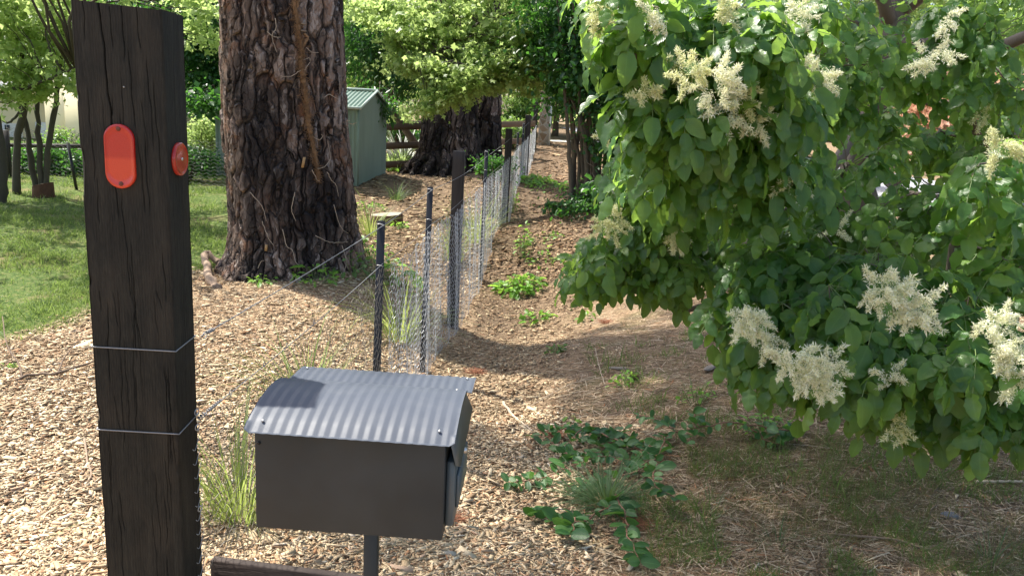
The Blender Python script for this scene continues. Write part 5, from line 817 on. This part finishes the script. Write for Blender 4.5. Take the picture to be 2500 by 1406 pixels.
# ================= small things on the ground =================
def stick(name, label, pts, r0, r1, mat, forks=(), cat='stick', n=20):
    P = smooth_path(pts, n, r0 * .25); V, F = tube(P, np.linspace(r0, r1, n) * (1 + .12 * rng.normal(0, 1, n)), 7); b = MB().add(V, F)
    for f in forks: q = smooth_path(f, 10, r1 * .3); V, F = tube(q, np.linspace(r0 * .6, r1 * .6, 10), 6); b.add(V, F)
    return tag(b.build(name, mat, None, True), label, cat)
MDEAD = simple('dead_wood', (.27, .19, .13), .9, 0, .35, 50, .002); MPALE = simple('pale_wood', (.48, .38, .27), .85, 0, .25, 40, .002); MDARKW = simple('dark_twig', (.13, .09, .06), .9, 0, .3, 50)
def H_(px, py, dz=.01): return hit(px, py) + A(0, 0, dz)
stick('fallen_branch', 'thin bent branch lying on the chips left of the black post', [H_(40, 938, .02), H_(75, 928, .03), H_(140, 930, .04), H_(185, 915, .04), H_(250, 898, .05)], .009, .005, MDARKW, [[H_(55, 935, .02), H_(45, 905, .06), H_(20, 880, .09), H_(10, 820, .13)], [H_(140, 928, .03), H_(165, 890, .07), H_(195, 865, .09)]])
stick('forked_twig', 'short forked grey twig on the chips beside the post', [H_(208, 1090, .03), H_(214, 1140, .02), H_(222, 1175, .02), H_(175, 1228, .01)], .0055, .003, MDEAD, [[H_(222, 1175, .02), H_(236, 1190, .01), H_(238, 1200, 0)]])
stick('twig', 'thin straight twig on the chips at the left edge', [H_(0, 1145), H_(60, 1137), H_(140, 1137)], .003, .002, MDEAD); stick('twig', 'short thick twig at the bottom left edge', [H_(-20, 1375), H_(20, 1362), H_(45, 1354)], .006, .004, MDEAD)
stick('bare_root', 'curved grey root rising beside the pine foot', [H_(530, 705, 0), H_(512, 690, .04), H_(505, 665, .09), H_(518, 640, .12) + A(0, -.15, 0), H_(535, 655, .05)], .045, .03, MDEAD, cat='root')
stick('bark_strip', 'curved pale bark strip on the needles right of the mailbox', [H_(1228, 985), H_(1245, 1015, .02), H_(1275, 1040), H_(1300, 1055)], .011, .005, MPALE); stick('pale_stick', 'straight pale stick on the grass at the right edge', [H_(2380, 1184, .015), H_(2440, 1185, .02), H_(2495, 1188, .02)], .007, .006, MPALE)
stick('long_twig', 'long dark twig across the grass near the bottom right', [H_(2030, 1312), H_(2090, 1320, .02), H_(2180, 1335, .02), H_(2240, 1350, .01), H_(2290, 1362)], .005, .0035, MDEAD); stick('thin_stem', 'thin pale upright stem in the pine shadow', [H_(1480, 950, 0), H_(1462, 915, .05), H_(1450, 885, .1)], .0028, .0018, MPALE)
stick('pale_vine', 'thin pale vine curving over the shaded needles', [H_(1290, 1000), H_(1380, 950, .02), H_(1440, 932, .02), H_(1485, 930)], .003, .002, MPALE); stick('dry_straw', 'long yellow grass stem trailing under the ash', [H_(1920, 1090), H_(1990, 1098, .02), H_(2055, 1104)], .002, .0015, MPALE); stick('fallen_twig', 'thin straight twig right of the tussock', [H_(1700, 1170), H_(1725, 1150, .02), H_(1740, 1143, .02)], .003, .002, MPALE)
stick('crossed_twig', 'thin brown twig below the creeper', [H_(1600, 1172, .01), H_(1640, 1190, .02), H_(1665, 1212)], .003, .002, MDEAD)
for k in range(40):       # fallen twigs of the bank, each its own
    x, y = rng.uniform(.2, 2.4), rng.uniform(2.4, 6.4)
    if verge_mask(np.array([x]), np.array([y]))[0] < .5: continue
    a = rng.uniform(-.5, .9); L = rng.uniform(.05, .2); stick('dead_twig', 'thin dead twig lying in the brown needles of the bank', [G(x, y, .012), G(x + L * math.cos(a) * .5, y + L * math.sin(a) * .5, .022), G(x + L * math.cos(a), y + L * math.sin(a), .012)], .0028, .0016, MDEAD if k % 2 else MDARKW, n=8)['group'] = 'dead twigs on the needle bank'
def blob(name, label, cat, p, r, mat, sq=(1, 1, .6), sub=3, nz=.18):
    import bmesh
    bm = bmesh.new(); bmesh.ops.create_icosphere(bm, subdivisions=sub, radius=1)
    for v in bm.verts: s = 1 + nz * noise.noise(v.co * 1.8 + Vector(p) * 3) + nz * .4 * noise.noise(v.co * 5); v.co = Vector((v.co.x * s * r * sq[0], v.co.y * s * r * sq[1], v.co.z * s * r * sq[2]))
    me = bpy.data.meshes.new(name); bm.to_mesh(me); bm.free(); me.materials.append(mat); o = bpy.data.objects.new(name, me); COL.objects.link(o); o.location = Vector(p); return tag(o, label, cat)
blob('stone', 'grey weathered stone half buried in the shaded grass', 'stone', H_(2318, 1262, .0), .035, simple('grey_stone', (.17, .165, .165), .9, 0, .4, 30, .004), (1.3, .8, .45))
o = blob('bark_slab', 'smooth grey slab of bark lying in the pine shadow', 'bark', H_(1512, 905, .012), .05, simple('grey_bark', (.25, .21, .17), .85, 0, .3, 30, .003), (1.5, .35, .22))
t_ = H_(1732, 905, .02); o = blob('bark_piece', 'grey bark piece under the hanging ash leaves', 'bark', t_, .05, bpy.data.materials['grey_bark'], (1.5, .5, .25)); o.rotation_euler = (0, 0, .9)
# pine cone
p = H_(1546, 930, .018); n = 90; kk = np.arange(n); ph = kk * 2.39996; hh = (kk / n - .5) * .06; rr = .021 * np.sqrt(np.clip(1 - (2 * kk / n - 1) ** 2 * .8, 0, 1)); d = np.stack([np.cos(ph), np.sin(ph), .4 + 0 * ph], 1)
V, F, at_ = scatter([(np.array([[-.4, 0, 0], [.4, 0, 0], [.5, .8, .1], [0, 1, .2], [-.5, .8, .1]]), np.array([[0, 1, 2, 3, 4]]), np.zeros((5, 3)))], basis(unit(d), A(0, 0, 1) + 0 * d) * .016, np.stack([np.cos(ph) * rr * .6, np.sin(ph) * rr * .6, hh], 1)); cone = mesh('pine_cone', V, F, simple('cone_scale', (.28, .19, .12), .8, 0, .3, 60), None, at_); cone.location = Vector(p); cone.rotation_euler = (1.3, .3, .8); tag(cone, 'open brown pine cone beside a bright green sprig', 'pine cone')
# stumps
def stump(label, p, r, h, col_, name='tree_stump', tilt=.02):
    root = thing(name, label, 'stump', p); n = 40; a = np.linspace(0, 6.283, n, endpoint=False); rad = r * (1 + .06 * np.sin(3 * a + p[0]) + .03 * np.sin(9 * a)); V = []
    for k, (z, s) in enumerate(((-.08, 1.12), (h * .3, 1.03), (h * .9, 1.0), (h, .97))): V.append(np.stack([rad * s * np.cos(a), rad * s * np.sin(a), z + tilt * np.cos(a) * (k > 1)], 1))
    V = np.concatenate(V); k = np.arange(n); F = np.concatenate([np.stack([q * n + k, q * n + (k + 1) % n, (q + 1) * n + (k + 1) % n, (q + 1) * n + k], 1) for q in range(3)]); mesh('side', V, F, MBARK_S, root, None, True); c_ = np.concatenate([V[-n:] + A(0, 0, .001), [[0, 0, h + .004]]]); mesh('cut_face', c_, np.stack([k, (k + 1) % n, np.full(n, n)], 1), simple('cut_' + name, col_, .85, 0, .3, 14), root); return root
MBARK_S = simple('stump_bark', (.1, .045, .022), .9, 0, .45, 16, .02)
stump('low round stump with a pale weathered top behind the first picket', hit(945, 545), .23, .13, (.3, .26, .2)); stump('small rough stump at the edge of the far lawn', hit(106, 483), .13, .17, (.3, .22, .14), tilt=.03)
# rusty needle patches
for px, py, lab in ((1160, 912, 'rust red bundle of pine needles behind the mailbox'), (1555, 1290, 'rust red pine needles below the tussock'), (1100, 1275, 'rust red pine needles right of the mailbox'), (1360, 1070, 'rust red needles on the sunny bank'), (1480, 790, 'rust red needles at the shadow edge')):
    p = hit(px, py); n = 170; a = rng.uniform(0, 6.28, n); d = unit(np.stack([np.cos(a), np.sin(a), rng.uniform(0, .35, n)], 1)); q = np.stack([rng.normal(0, .03, n), rng.normal(0, .03, n), rng.uniform(.005, .02, n)], 1); V, F = prisms(q, q + d * rng.uniform(.03, .07, (n, 1)), .0011); o = mesh('needle_bundle', V, F, bpy.data.materials.get('rust_needle') or simple('rust_needle', (.33, .14, .07), .8, 0, .3, 40)); o.location = Vector(p); tag(o, lab, 'needles')
